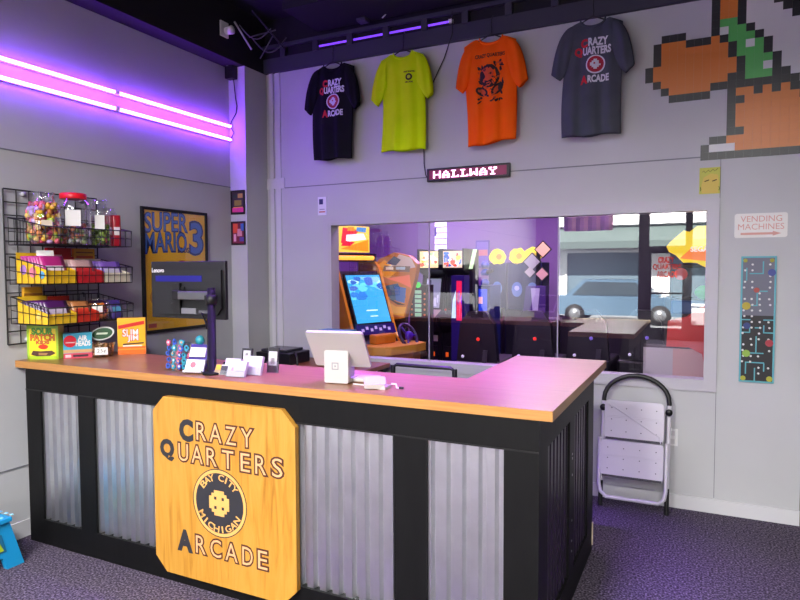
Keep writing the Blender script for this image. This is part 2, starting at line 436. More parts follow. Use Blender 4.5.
# invented fittings of the fill panels behind the camera, and the purple tubes
for i, (px, py) in enumerate(FILL_PANELS):
    m = MB(); m.box(px-0.62, px+0.62, py-0.32, py+0.32, 3.70, 3.76, mat('e6e6e6', 0.5, emit=1.5, emcol='ffffff'))
    o = one(m, 'fill_panel_fitting', 'white fill panel added on the black ceiling behind the camera', 'ceiling light', 'added white fill panels')
for i, (px, py) in enumerate(TUBES):
    m = MB(); m.box(px-0.62, px+0.62, py-0.05, py+0.05, 3.67, 3.76, mat('2a2238', 0.5))
    one(m, 'purple_light_fitting', 'purple tube light fitting on the black ceiling above the counter', 'ceiling light', 'purple ceiling tubes')
for i, (px, py) in enumerate(ROOM_TUBES):
    m = MB(); m.box(px-0.62, px+0.62, py-0.06, py+0.06, 3.15, 3.22, mat('2a2238', 0.5))
    one(m, 'purple_arcade_fitting', 'purple tube light fitting on the ceiling of the arcade room', 'ceiling light', 'purple arcade room tubes')

t = thing('track_light', 'violet glowing tube lying on the track along the top of the back wall', 'light tube', (-2.0, 4.485, 3.46))
m = MB(); m.tube([(-2.95, 4.492, 3.462), (-1.75, 4.492, 3.462)], 0.009, mat('a060ff', 0.3, emit=0.7, emcol=(0.22, 0.06, 1.0)), 8); m.build('tube', t)
m = MB(); m.box(-2.97, -2.94, 4.478, 4.504, 3.448, 3.476, WHITE); m.build('end_cap', t); m = MB(); m.box(-1.76, -1.73, 4.478, 4.504, 3.448, 3.476, WHITE); m.build('end_cap', t)
# table by the shop front and the purple claw game that show as reflections
t = thing('cafe_table', 'pale wooden table reflected low in the right pane of the window', 'table', (-1.6, -1.35, 0))
m = MB(); m.box(-2.75, -0.75, -1.62, -1.08, 0.74, 0.775, mat('d9bc8c', 0.5)); m.build('table_top', t, bevel=0.005)
for a in (-2.68, -0.85):
    for b in (-1.56, -1.16):
        m = MB(); m.box(a, a+0.05, b, b+0.05, 0, 0.74, BLACK); m.build('leg', t)
t = thing('ceiling_banner', 'purple striped hanging valance reflected at the top of the window', 'banner', (-2.1, -4.0, 2.36))
m = MB()
for i in range(12):
    m.box(-2.6+0.08*i, -2.6+0.08*(i+1), -4.03, -4.0, 2.36, 2.75, mat(('6a3a8c', '9a6aa8', 'b88aa8')[i % 3], 0.7))
m.box(-2.62, -1.63, -4.03, -4.0, 2.75, 2.78, BLACK)
m.build('valance', t)
for a in (-2.5, -1.75):
    m = MB(); m.tube([(a, -4.015, 2.78), (a, -4.015, 3.76)], 0.006, BLACK, 6); m.build('hanging_rod', t)

# ================================================================ the service counter
CF, CS = 2.32, -0.546                      # front face y, right face x
cnt = thing('service_counter', 'long black L-shaped counter with corrugated steel panels and orange wooden top', 'counter', (-2.05, 2.6, 0))
FR = back_frame(CF)
OPEN_F = [(-3.449, -3.125), (-3.0, -2.02), (-1.66, -1.158), (-1.008, -0.683)]
m = MB()
m.box(-3.575, CS, CF, CF+0.04, 0.905, 1.03, BLACKWOOD); m.box(-3.575, CS, CF, CF+0.04, 0.0, 0.145, BLACKWOOD)
xs = [-3.575] + [v for o in OPEN_F for v in o] + [CS]
for i in range(0, len(xs), 2): m.box(xs[i], xs[i+1], CF, CF+0.04, 0.145, 0.905, BLACKWOOD)
m.box(-3.575, CS, CF-0.004, CF, 0.902, 0.908, mat('0a0a0b', 0.5))
m.build('front_frame', cnt)
OPEN_S = [(2.47, 2.93), (3.05, 3.45)]
m = MB()
y1 = 3.62
m.box(CS-0.04, CS, CF+0.04, y1, 0.89, 1.03, BLACKWOOD); m.box(CS-0.04, CS, CF+0.04, y1, 0.0, 0.145, BLACKWOOD)
ys = [CF+0.04] + [v for o in OPEN_S for v in o] + [y1]
for i in range(0, len(ys), 2): m.box(CS-0.04, CS, ys[i], ys[i+1], 0.145, 0.89, BLACKWOOD)
m.build('side_frame', cnt)
m = MB(); m.box(-3.575, CS-0.04, 2.78, 2.81, 0, 1.03, BLACKWOOD); m.box(-1.0, -0.97, 2.81, y1, 0, 1.03, BLACKWOOD); m.box(-0.97, CS-0.04, y1-0.03, y1, 0, 1.03, BLACKWOOD); m.box(-3.575, -3.545, CF+0.04, 2.78, 0, 1.03, BLACKWOOD)
m.build('inner_panel', cnt)
def corrugated(F, u0, u1, v0, v1, back, steel, phase=0.0):
    P = 0.068; D = 0.024; vs = []; us = []
    u = u0-P+phase
    while u < u1+P:
        us += [(u, 0), (u+0.034, 0), (u+0.043, D), (u+0.059, D)]; u += P
    us = [(max(u0, min(u1, a)), d) for a, d in us if u0-0.03 < a < u1+0.03]
    for a, d in us: vs += [F.p(a, v0, -back-d), F.p(a, v1, -back-d)]
    b = MB(); b.add(vs, [(2*i, 2*i+2, 2*i+3, 2*i+1) for i in range(len(us)-1)], steel)
    return b
for a, b in OPEN_F: corrugated(FR, a-0.02, b+0.02, 0.13, 0.92, 0.014, GALV).build('corrugated_panel', cnt)
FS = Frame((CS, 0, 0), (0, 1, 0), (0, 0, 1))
for a, b in OPEN_S: corrugated(FS, a-0.02, b+0.02, 0.13, 0.91, 0.012, SHADESTEEL).build('corrugated_panel', cnt)
m = MB(); UP_ = Frame((0, 0, 0), (1, 0, 0), (0, 1, 0))
poly = [(-3.655, 2.312), (-0.495, 2.312), (-0.495, 3.735), (-1.02, 3.735), (-1.02, 2.845), (-3.655, 2.845)]
m.prism(UP_, poly, 1.03, 1.07, TOPWOOD, side=EDGEWOOD)
m.build('countertop', cnt)
m = MB(); m.box(CS-0.002, CS+0.006, 3.605, 3.62, 0.03, 0.16, mat('c8b8a0', 0.5)); m.build('corner_strip', cnt)
# bright edge lines where the steel shows at the frame, screws on the side
for z in (0.72, 0.70, 0.62, 0.40, 0.30, 0.25):
    m = MB(); m.lathe([(0.0, 0.002), (0.006, 0.002), (0.006, -0.004)], (CS, 2.99, z), mat('b0b0b0', 0.3, 1.0), 8, 'x'); m.build('screw', cnt)

# wooden sign on the front of the counter
SY = CF-0.001
FSIGN = back_frame(SY-0.028)
sg = thing('wooden_sign', 'yellow pine board with clipped corners and carved black lettering on the counter front', 'sign', (-2.08, CF-0.015, 0.05))
S0, S1, Z0, Z1 = -2.518, -1.640, 0.06, 0.965
c = 0.075
m = MB(); m.prism(back_frame(SY), [(S0+c, Z0), (S1-c, Z0), (S1, Z0+c), (S1, Z1-c), (S1-c, Z1), (S0+c, Z1), (S0, Z1-c), (S0, Z0+c)], 0.0, 0.028, PLY)
board = m.build('board', sg, bevel=0.003)
INK = mat('26262c', 0.6); INK2 = mat('4a2414', 0.6); PINK = mat('e0a878', 0.5)
def letter(m, ch, u, v, wd, h, solid):
    if solid: m.text(FSIGN, ch, u-wd/2, u+wd/2, v, v+h, 0.0, 0.0015, INK, 0.055)
    else:
        m.text(FSIGN, ch, u-wd/2, u+wd/2, v, v+h, 0.0, 0.0012, INK2, 0.062)
        m.text(FSIGN, ch, u-wd/2, u+wd/2, v, v+h, 0.0012, 0.002, PINK, -0.004)
m = MB()
for ch, u, v, wd, h, s in [('C', -2.293, 0.758, 0.078, 0.098, 1), ('R', -2.194, 0.768, 0.062, 0.088, 0), ('A', -2.104, 0.768, 0.075, 0.088, 0), ('Z', -2.010, 0.768, 0.062, 0.088, 0), ('Y', -1.914, 0.768, 0.068, 0.088, 0),
    ('Q', -2.424, 0.645, 0.083, 0.098, 1), ('U', -2.314, 0.650, 0.064, 0.088, 0), ('A', -2.224, 0.650, 0.072, 0.088, 0), ('R', -2.131, 0.650, 0.064, 0.088, 0), ('T', -2.030, 0.650, 0.07, 0.088, 0), ('E', -1.925, 0.650, 0.055, 0.088, 0), ('R', -1.835, 0.650, 0.062, 0.088, 0), ('S', -1.740, 0.650, 0.06, 0.088, 0),
    ('A', -2.316, 0.196, 0.082, 0.098, 1), ('R', -2.212, 0.200, 0.062, 0.088, 0), ('C', -2.115, 0.200, 0.068, 0.088, 0), ('A', -2.018, 0.200, 0.075, 0.088, 0), ('D', -1.920, 0.200, 0.062, 0.088, 0), ('E', -1.831, 0.200, 0.055, 0.088, 0)]:
    letter(m, ch, u, v, wd, h, s)
m.build('carved_lettering', board)
def round_emblem(F, cu, cv, R, ink, pale, m, n0=0.0, words=True, ringc=None, scale_n=1.0, fn=None):
    e = 0.001*scale_n
    m.disc(F, cu, cv, R, n0, n0+e, ringc or pale, 40); m.ring(F, cu, cv, R*0.975, R, n0, n0+1.6*e, ink)
    m.disc(F, cu, cv, R*0.88, n0+e, n0+2*e, ink, 40)
    if words:
        for t, top in (('BAY CITY', True), ('MICHIGAN', False)):
            k = len(t)
            for i, ch in enumerate(t):
                if ch == ' ': continue
                a = (PI/2 + (k-1-2*i)/(k-1)*0.86) if top else (-PI/2 - (k-1-2*i)/(k-1)*1.02)
                r = R*0.76
                ph = a-PI/2 if top else a+PI/2
                fr = Frame(F.p(cu+r*math.cos(a), cv+r*math.sin(a), 0), F.U*math.cos(ph)+F.V*math.sin(ph), F.V*math.cos(ph)-F.U*math.sin(ph))
                wl = 0.055*R/0.17*(0.13 if ch == 'I' else 0.62)
                hl = R*0.19
                m.text(fr, ch, -wl/2, wl/2, -hl/2, hl/2, n0+2*e, n0+3*e, pale, 0.012)
    # plain blocky pixel emblem in the middle
    px = R*0.092
    rows = ['..####..', '.######.', '##.##.##', '########', '########', '##.##.##', '.######.', '..####..']
    for j, row in enumerate(rows):
        for i, ch in enumerate(row):
            if ch == '#': m.rect(F, cu+(i-4)*px, cu+(i-3)*px, cv+(3-j)*px, cv+(4-j)*px, n0+2*e, n0+3*e, pale)
m = MB(); round_emblem(FSIGN, -2.088, 0.472, 0.168, INK, mat('dfa85c', 0.5), m)
m.build('round_emblem', board)

# ================================================================ back wall: shirts, signs, pictures
def shirt_print(prof, lines, F):
    pass
SY0 = 4.43
def make_shirt(cx, label, color, hem, printfn, lean=0.0, flip=1):
    col_ = ramp_noise('jersey', [(0.3, color[0]), (0.7, color[1])], noise=6, rough=0.85, spec=0.2, bump=0.02)
    dark = mat(color[0], 0.9)
    t = thing('tshirt', label, 'shirt', (cx, SY0, hem))
    F = Frame((cx, SY0, 0), (1, 0, 0), (0, 0, 1))
    rnd = random.Random(int(cx*1000)); ph = [rnd.uniform(0, 6.28) for _ in range(6)]
    def topz(u, front):
        a = abs(u)
        neck = 0.44
        if a < neck:
            k = math.sqrt(max(0, 1-(a/neck)**2))
            return 3.272-(0.052 if front else 0.040)*k
        return 3.272-0.042*((a-neck)/(1-neck))**1.2
    def half(s):                       # s 0 hem .. 1 shoulder
        return 0.188+0.008*math.sin(s*3+ph[0])
    def depth(u, s):
        env = math.sqrt(max(0.0, 1-u*u))
        fold = 0.014*math.sin(9*u+ph[1]+1.2*s)*(1-s*0.6) + 0.006*math.sin(17*u+ph[2])*(1-s)
        d = 0.045-0.012*s
        if s > 0.9: d *= max(0.10, 1-(s-0.9)/0.1*0.85)
        return env*(d+fold)
    def pos(u, s, front):
        z = hem + s*(topz(u, front)-hem) + (1-s)*(lean*u+0.006*math.sin(5*u+ph[3]))
        x = u*half(s) + 0.01*math.sin(4*s+ph[4])
        return (x, z, depth(u, s) if front else -0.35*depth(u, s))
    m = MB(); nu, ns = 28, 26; vs = []
    for i in range(ns+1):
        s = i/ns
        for j in range(2*nu):
            th = PI*j/nu; u = -math.cos(th) if j <= nu else -math.cos(th)
            fr = j <= nu
            vs.append(F.p(*pos(max(-1, min(1, u)), s, fr)))
    n2 = 2*nu
    m.add(vs, [(i*n2+j, i*n2+(j+1) % n2, (i+1)*n2+(j+1) % n2, (i+1)*n2+j) for i in range(ns) for j in range(n2)], col_, True)
    bodyo = m.build('shirt_body', t)
    for sd in (-1, 1):
        m = MB(); vs = []; k = 18; rows = 12
        def q2(p0, p1, p2, q): return p0*(1-q)**2+p1*2*q*(1-q)+p2*q*q
        for i in range(rows+1):
            q = i/rows
            A = q2(Vector((0.13, 3.246)), Vector((0.235, 3.236)), Vector((0.268+0.008*math.sin(ph[5]+sd), 2.938)), q)
            B = q2(Vector((0.13, 3.02)), Vector((0.165, 2.93)), Vector((0.212, 2.884+0.008*math.sin(ph[2]+2*sd))), q)
            for j in range(k):
                a = 2*PI*j/k; c_ = (A+B)/2+(A-B)/2*math.cos(a)
                th = 0.016+0.020*math.sin(PI*(0.15+0.7*q))
                vs.append(F.p(sd*c_.x, c_.y, 0.010+th*math.sin(a)*(1+0.22*math.sin(8*q+4*math.cos(a)+ph[5]+sd))))
        m.add(vs, [(i*k+j, i*k+(j+1) % k, (i+1)*k+(j+1) % k, (i+1)*k+j) for i in range(rows) for j in range(k)], col_, True)
        m.build('sleeve', t)
    m = MB()
    pts = [F.p(0.44*math.cos(a)*half(1.0), 3.272-(0.052 if math.sin(a) > 0 else 0.040)*abs(math.sin(a)), 0.008*math.sin(a)+0.002) for a in [2*PI*i/28 for i in range(28)]]
    m.tube(pts, 0.006, col_, 6, True); m.build('collar', t)
    def fn(u, v, n):
        s = (v-hem)/(3.2-hem); uu = (u-0.01*math.sin(4*s+ph[4]))/half(s)
        uu = max(-0.98, min(0.98, uu))
        return u, v, depth(uu, s*0.985)+0.004+n
    if printfn:
        m = MB(); printfn(m, F, fn); m.build('print', bodyo)
    # hanger
    h = thing('clothes_hanger', '', 'hanger', (cx, SY0, 3.2), group='black shirt hangers')
    m = MB()
    m.tube([F.p(-0.17, 3.212, 0), F.p(-0.09, 3.252, 0), F.p(0, 3.295, 0), F.p(0.09, 3.252, 0), F.p(0.17, 3.212, 0)], 0.005, BLACK, 8)
    m.tube([F.p(-0.17, 3.208, 0), F.p(0.17, 3.208, 0)], 0.004, BLACK, 8)
    m.build('hanger_arm', h)
    m = MB(); hk = [F.p(0, 3.285, 0), F.p(0.004, 3.33, 0)]
    hk += [F.p(0.0, 3.36+0.055*i/5, 0.0-0.004*i) for i in range(6)] + [F.p(0, 3.43, -0.035), F.p(0, 3.425, -0.05)]
    m.tube(hk, 0.0035, BLACK, 6); m.build('hook', h)
    h['label'] = 'black hanger holding the ' + label.split(' tshirt')[0] + ' tshirt'
    return t
def logo_print(red, white, ring):
    def f(m, F, fn):
        for t, u0, u1, v, hh in (('C', -0.068, -0.030, 3.084, 0.050), ('Q', -0.108, -0.064, 3.024, 0.056), ('A', -0.068, -0.030, 2.842, 0.050)):
            m.text(F, t, u0, u1, v, v+hh, 0.0, 0.0015, red, 0.06, fn)
        m.text(F, 'RAZY', -0.020, 0.100, 3.088, 3.136, 0.0, 0.0015, white, 0.04, fn)
        m.text(F, 'UARTERS', -0.056, 0.122, 3.030, 3.078, 0.0, 0.0015, white, 0.04, fn)
        m.text(F, 'RCADE', -0.022, 0.110, 2.846, 2.890, 0.0, 0.0015, white, 0.04, fn)
        k = 32; cu, cv = 0.025, 2.962
        for R, n, mm in ((0.062, 0.0, white), (0.053, 0.0025, ring)):
            rs = [0.15, 0.4, 0.6, 0.8, 1.0]
            vs = [F.p(*fn(cu+R*q*math.cos(2*PI*i/k), cv+R*q*math.sin(2*PI*i/k), n)) for q in rs for i in range(k)]
            m.add(vs, [(q*k+i, (q+1)*k+i, (q+1)*k+(i+1) % k, q*k+(i+1) % k) for q in range(4) for i in range(k)] + [tuple(range(k))], mm)
        px = 0.011
        for j, row in enumerate(('..##..', '.####.', '##.##.', '######', '.####.', '..##..')):
            for i, ch in enumerate(row):
                if ch != '#': continue
                u, v = cu+(i-2.5)*px, cv+(2.5-j)*px
                m.add([F.p(*fn(u+a*px/2, v+b_*px/2, 0.007)) for a, b_ in ((-1, -1), (1, -1), (1, 1), (-1, 1))], [(0, 1, 2, 3)], white)
    return f
RED = mat('c8202c', 0.7); WHT = mat('dcdce4', 0.7)
def chest_print(m, F, fn):
    k = 20
    for R, n, mm in ((0.026, 0.0, mat('2c3018', 0.7)), (0.014, 0.001, mat('c6d620', 0.7))):
        vs = [F.p(*fn(0.068+R*math.cos(2*PI*i/k), 3.066+R*math.sin(2*PI*i/k), n)) for i in range(k)] + [F.p(*fn(0.068, 3.066, n+0.0005))]
        m.add(vs, [(i, (i+1) % k, k) for i in range(k)], mm)
    m.text(F, 'CRAZY QUARTERS', 0.025, 0.112, 3.10, 3.112, 0.0, 0.001, mat('2c3018', 0.7), 0.03, fn)
    m.text(F, 'ARCADE', 0.04, 0.098, 3.022, 3.033, 0.0, 0.001, mat('2c3018', 0.7), 0.03, fn)
def doodle_print(m, F, fn):
    ink = mat('2a0e08', 0.7)
    m.text(F, 'CRAZY QUARTERS', -0.108, 0.112, 3.115, 3.145, 0.0, 0.0012, ink, 0.02, fn)
    rnd = random.Random(3)
    def blob(u, v, a, b, an, mm, n):
        k = 12; vs = []
        for i in range(k):
            t = 2*PI*i/k; x, y = a*math.cos(t), b*math.sin(t)
            vs.append(F.p(*fn(u+x*math.cos(an)-y*math.sin(an), v+x*math.sin(an)+y*math.cos(an), n)))
        vs.append(F.p(*fn(u, v, n+0.0004))); m.add(vs, [(i, (i+1) % k, k) for i in range(k)], mm)
    org = mat('d8501c', 0.7)
    blob(0.0, 2.985, 0.075, 0.085, 0.2, ink, 0.0); blob(-0.01, 3.0, 0.045, 0.05, 0.0, org, 0.001)
    blob(-0.055, 2.88, 0.05, 0.03, -0.5, ink, 0.0); blob(-0.055, 2.88, 0.034, 0.017, -0.5, org, 0.001)
    blob(0.06, 2.89, 0.055, 0.03, 0.8, ink, 0.0); blob(0.06, 2.89, 0.036, 0.016, 0.8, org, 0.001)
    for i in range(70): blob(rnd.uniform(-0.085, 0.10), rnd.uniform(2.80, 3.09), rnd.uniform(0.008, 0.02), rnd.uniform(0.004, 0.008), rnd.uniform(0, 3), ink if i % 3 else org, 0.0015)
make_shirt(-2.752, 'black tshirt with red and white chest print hanging above the window', ('0e0d16', '14131d'), 2.505, logo_print(RED, WHT, mat('a83048', 0.7)), 0.0)
make_shirt(-2.118, 'neon yellow tshirt with small dark chest emblem hanging above the window', ('c4ea00', 'd2f408'), 2.52, chest_print, -0.004)
make_shirt(-1.412, 'orange tshirt with black doodle print hanging on the wall', ('ff5a00', 'ff6a0a'), 2.515, doodle_print, 0.02)
make_shirt(-0.700, 'dark grey tshirt with red and white chest print hanging on the wall', ('474b56', '50545f'), 2.50, logo_print(RED, WHT, mat('b02038', 0.7)), 0.0)

# LED message sign
FB = back_frame(YB)
t = thing('led_message_sign', 'black LED sign with glowing pink letters above the window', 'sign', (-1.61, YB, 2.27))
m = MB(); m.rect(FB, -1.938, -1.282, 2.272, 2.372, 0.003, 0.035, mat('17121a', 0.4)); m.build('casing', t, bevel=0.004)
m = MB(); m.rect(FB, -1.915, -1.305, 2.288, 2.356, 0.035, 0.0365, mat('4a0c2c', 0.4, emit=0.25, emcol='b01860')); m.build('display', t)
GL = {'H': ['#...#', '#...#', '#...#', '#####', '#...#', '#...#', '#...#'], 'A': ['..#..', '.#.#.', '.#.#.', '#...#', '#####', '#...#', '##.##'], 'L': ['###..', '.#...', '.#...', '.#...', '.#...', '.#..#', '#####'], 'W': ['#...#', '#...#', '#...#', '#.#.#', '#.#.#', '##.##', '#...#'], 'Y': ['##.##', '#...#', '.#.#.', '..#..', '..#..', '..#..', '.###.']}
m = MB(); LEDC = mat('ffd8f0', 0.4, emit=2.2, emcol='ffc0e4'); u = -1.882
pw, ph_ = 0.0122, 0.0078
for ch in 'HALLWAY':
    for j, row in enumerate(GL[ch]):
        for i, q in enumerate(row):
            if q == '#': m.rect(FB, u+i*pw-0.0012, u+(i+1)*pw+0.0012, 2.349-(j+1)*ph_, 2.349-j*ph_, 0.0365, 0.038, LEDC)
    u += 6.05*pw
m.build('lit_letters', t)
m = MB(); m.tube([(-1.93, YB-0.02, 2.285), (-1.955, YB-0.015, 2.33), (-1.97, YB-0.012, 2.42), (-1.972, YB-0.012, 2.56), (-1.965, YB-0.012, 2.9), (-1.80, YB-0.012, 3.2), (-1.72, YB-0.05, 3.36), (-1.72, YB-0.06, 3.52)], 0.004, BLACK, 6)
m.build('power_cable', t)

# pixel mosaic
rows = """........KOOKWWWKKGG
........KOOKWWWKKGG
........KOOKWWWWKKG
........KGGKWWWWWKK
..KKK...KWGGKWWWWWK
.KOOOKKKOKGGGKWWWWK
.KOOOOOOOOKGWGKWWWK
.KOOOOOOOOKGGGKWWWW
KOOOOOOOOOOKGGGKWWW
KOOOOOOOOOOKGGWKWWW
.KOOOOOOOOKKGGGKKWW
..KOOOOOKKKKKKKKKKW
...KKKKK..KOOKOKOKK
..........KKOOOOOOK
..........KOOOOOOOO
..........KOOOOOOOO
..........KOOOOOOOO
..........KKOOOOOOO
........KKOOOOOOOOO
.......KWWWOOOOOOOO
.......KKKKKKKKKKKK""".split('\n')
TC = {'K': mat('28282c', 0.35), 'O': mat('d27a34', 0.35), 'G': mat('58b45c', 0.35), 'W': mat('cfcfcf', 0.35)}
m = MB(); s = 0.0485
for j, row in enumerate(rows):
    for i, ch in enumerate(row):
        if ch == '.': continue
        u = -0.372+i*s; v = 2.29+(20-j)*s
        m.rect(FB, u+0.00015, u+s-0.00015, v+0.00015, v+s-0.00015, 0.0008, 0.005, TC[ch])
one(m, 'pixel_mosaic', 'big mosaic of square orange, green, white and black tiles at top of the wall', 'mosaic')

# small things on the wall
m = MB(); m.rect(FB, -0.036, 0.085, 2.075, 2.243, 0.0, 0.002, mat('c4c45a', 0.7))
m.prism(FB, [(-0.02, 2.078), (0.072, 2.078), (0.078, 2.15), (0.07, 2.195), (0.03, 2.205), (-0.012, 2.18), (-0.024, 2.13)], 0.002, 0.003, mat('d8c060', 0.7))
for u in (-0.006, 0.038): m.prism(FB, [(u, 2.152), (u+0.026, 2.160), (u+0.026, 2.167), (u, 2.158)], 0.003, 0.004, mat('3a3018', 0.7))
m.tube([FB.p(-0.02+0.009*i, 2.215+0.008*math.sin(2.1*i)+0.0012*i, 0.003) for i in range(11)], 0.0015, mat('2c3a18', 0.7), 5)
for u in (-0.03, 0.077): m.tube([FB.p(u, 2.12, 0.003), FB.p(u+0.004, 2.105, 0.003), FB.p(u, 2.095, 0.003)], 0.002, mat('3a4a20', 0.7), 5)
one(m, 'drawing_card', 'small yellow green card with a drawn face above the window corner', 'drawing')
t = thing('wall_sign', 'white rounded sign with faded red words and an arrow', 'sign', (0.315, YB, 1.79))
def rrect(u0, u1, v0, v1, r, k=5):
    out = []
    for cu, cv, a0 in ((u1-r, v1-r, 0), (u0+r, v1-r, PI/2), (u0+r, v0+r, PI), (u1-r, v0+r, 1.5*PI)):
        out += [(cu+r*math.cos(a0+PI/2*i/k), cv+r*math.sin(a0+PI/2*i/k)) for i in range(k+1)]
    return out
m = MB(); m.prism(FB, rrect(0.170, 0.458, 1.788, 1.940, 0.014), 0.0, 0.004, mat('dcdad6', 0.4)); m.build('plate', t)
PK = mat('d09a90', 0.5)
m = MB(); m.text(FB, 'VENDING', 0.203, 0.428, 1.887, 1.924, 0.004, 0.005, PK, 0.0); m.text(FB, 'MACHINES', 0.190, 0.440, 1.838, 1.875, 0.004, 0.005, PK, 0.0); m.build('lettering', t)
m = MB(); m.prism(FB, [(0.205, 1.806), (0.38, 1.806), (0.38, 1.798), (0.425, 1.813), (0.38, 1.828), (0.38, 1.820), (0.205, 1.820)], 0.004, 0.005, PK); m.build('arrow', t)
# tall painted panel
t = thing('painted_panel', 'tall narrow black panel with pale blue maze lines, dots and coloured discs', 'painting', (0.31, YB, 0.875))
m = MB(); U0, U1, V0, V1 = 0.212, 0.405, 0.878, 1.672
m.rect(FB, U0, U1, V0, V1, 0.0, 0.012, mat('17171c', 0.5)); m.rect(FB, U0+0.01, U1-0.01, 1.30, V1-0.01, 0.012, 0.0125, mat('6c6e7c', 0.6)); m.build('board', t)
BL = mat('5aa8b4', 0.5); m = MB()
m.frame_rect(FB, U0, U1, V0, V1, 0.010, 0.012, 0.015, BL)
for a, b, c, d in [(0.245, 0.252, 0.93, 1.0), (0.245, 0.35, 1.0, 1.007), (0.345, 0.352, 0.95, 1.0), (0.295, 0.302, 0.88, 0.97), (0.30, 0.307, 1.06, 1.17), (0.26, 0.345, 1.06, 1.067), (0.222, 0.27, 1.19, 1.197), (0.34, 0.395, 1.19, 1.197), (0.263, 0.27, 1.19, 1.24), (0.34, 0.347, 1.19, 1.24), (0.222, 0.27, 1.27, 1.277), (0.34, 0.395, 1.27, 1.277), (0.295, 0.32, 1.22, 1.227), (0.24, 0.30, 1.36, 1.367), (0.30, 0.307, 1.36, 1.45), (0.30, 0.36, 1.45, 1.457), (0.24, 0.247, 1.52, 1.60), (0.26, 0.33, 1.56, 1.567), (0.33, 0.337, 1.56, 1.64)]:
    m.rect(FB, a, b, c, d, 0.012, 0.015, BL)
m.build('maze_line', t)
DW = mat('d6d6d6', 0.5)
rnd = random.Random(5)
for v in [0.90+0.036*i for i in range(21)]:
    for u in (0.232, 0.275, 0.32, 0.372):
        if rnd.random() < 0.62: m = MB(); m.disc(FB, u+rnd.uniform(-.004, .004), v, 0.0065, 0.012, 0.016, DW, 10); m.build('dot', t)
m = MB()
for u, v, r, c in ((0.245, 1.36, 0.024, 'b0a030'), (0.375, 1.13, 0.022, 'a02838'), (0.25, 1.06, 0.022, '8ab040'), (0.25, 1.235, 0.02, '283878'), (0.38, 1.57, 0.022, '3a4890'), (0.30, 1.46, 0.016, 'a04038'), (0.235, 0.902, 0.015, 'a8a830'), (0.38, 0.905, 0.017, 'a8a830'), (0.235, 1.645, 0.012, '98982c'), (0.38, 1.645, 0.012, '98982c')):
    m = MB(); m.disc(FB, u, v, r, 0.012, 0.018, mat(c, 0.5), 18); m.build('coloured_disc', t)
# white card with a blue square
m = MB(); m.rect(FB, -2.957, -2.872, 2.06, 2.213, 0.0, 0.006, mat('dedee6', 0.5)); m.rect(FB, -2.943, -2.905, 2.15, 2.195, 0.006, 0.008, mat('2a2c66', 0.3))
m.rect(FB, -2.945, -2.885, 2.082, 2.092, 0.006, 0.007, mat('c05050', 0.6)); m.rect(FB, -2.94, -2.89, 2.105, 2.112, 0.006, 0.007, mat('8a8a92', 0.6))
one(m, 'wall_card', 'small white card with a dark blue square beside the corner strips', 'card')
# light switch plate half behind the step ladder
t = thing('outlet_plate', 'white outlet plate low on the wall beside the folded step ladder', 'outlet', (-0.17, YB, 0.42))
m = MB(); m.rect(FB, -0.205, -0.135, 0.415, 0.530, 0.0, 0.006, mat('d4d4d6', 0.4)); m.build('plate', t, bevel=0.002)
m = MB()
for v in (0.445, 0.50): m.rect(FB, -0.187, -0.153, v-0.016, v+0.016, 0.006, 0.008, mat('c0c0c4', 0.4))
m.build('socket', t)
# two little framed prints on the column
FC = back_frame(4.22)
def small_print(v0, v1, label, zones):
    t = thing('framed_print', label, 'picture', (-3.57, 4.22, v0))
    m = MB(); m.frame_rect(FC, -3.648, -3.502, v0, v1, 0.01, 0.0, 0.014, BLACK); m.build('frame', t)
    m = MB(); m.rect(FC, -3.639, -3.511, v0+0.009, v1-0.009, 0.0, 0.006, mat(zones[0], 0.4))
    for a, b, c, d, h in zones[1]: m.rect(FC, -3.638+a*0.126, -3.638+b*0.126, v0+0.01+c*(v1-v0-0.02), v0+0.01+d*(v1-v0-0.02), 0.006, 0.007, mat(h, 0.4))
    m.build('picture', t)
small_print(2.072, 2.275, 'small black framed print with pink base strip high on the corner column', ('3a2a3c', [(0, 1, 0.05, 0.25, 'd83a8a'), (0.1, 0.9, 0.25, 0.29, 'e8a030'), (0.2, 0.8, 0.35, 0.6, '8a7a3a'), (0.1, 0.4, 0.7, 0.85, '2a3a3a'), (0.5, 0.9, 0.7, 0.9, 'b08a48')]))
small_print(1.815, 2.012, 'small black framed print in red and violet below the other column print', ('7a2440', [(0.05, 0.45, 0.5, 0.95, 'd8503c'), (0.4, 0.8, 0.35, 0.7, 'd890a0'), (0.1, 0.3, 0.1, 0.45, 'e0a0c0'), (0.6, 0.95, 0.1, 0.3, '5a4aa0'), (0.7, 0.95, 0.6, 0.95, '4a70c0')]))

# ================================================================ left wall
FL = left_frame(XL)
# violet light tubes, two rows of three
TUBE_E = mat('e0a0ff', 0.3, emit=48.0, emcol=(0.24, 0.04, 1.0))
for row, (z, nm) in enumerate(((2.815, 'upper'), (2.705, 'lower'))):
    for k, (a, b) in enumerate(((3.06, 4.215), (1.90, 3.055), (0.74, 1.895))):
        t = thing('light_tube', 'glowing violet tube of the %s row, %s' % (nm, ('ending at the corner column', 'the next one along from the column', 'outside the picture')[k]), 'light tube', (XL, (a+b)/2, z), group='violet wall tubes')
        m = MB(); m.box(XL, XL+0.018, a, b, z-0.012, z+0.012, mat('c8c8d0', 0.4)); m.build('channel', t)
        m = MB(); m.tube([(XL+0.028, a+0.012, z), (XL+0.028, b-0.012, z)], 0.0105, TUBE_E, 10); m.build('tube', t)
        m = MB(); m.box(XL+0.012, XL+0.042, a, a+0.014, z-0.013, z+0.013, WHITE); m.build('end_cap', t); m = MB(); m.box(XL+0.012, XL+0.042, b-0.014, b, z-0.013, z+0.013, WHITE); m.build('end_cap', t)
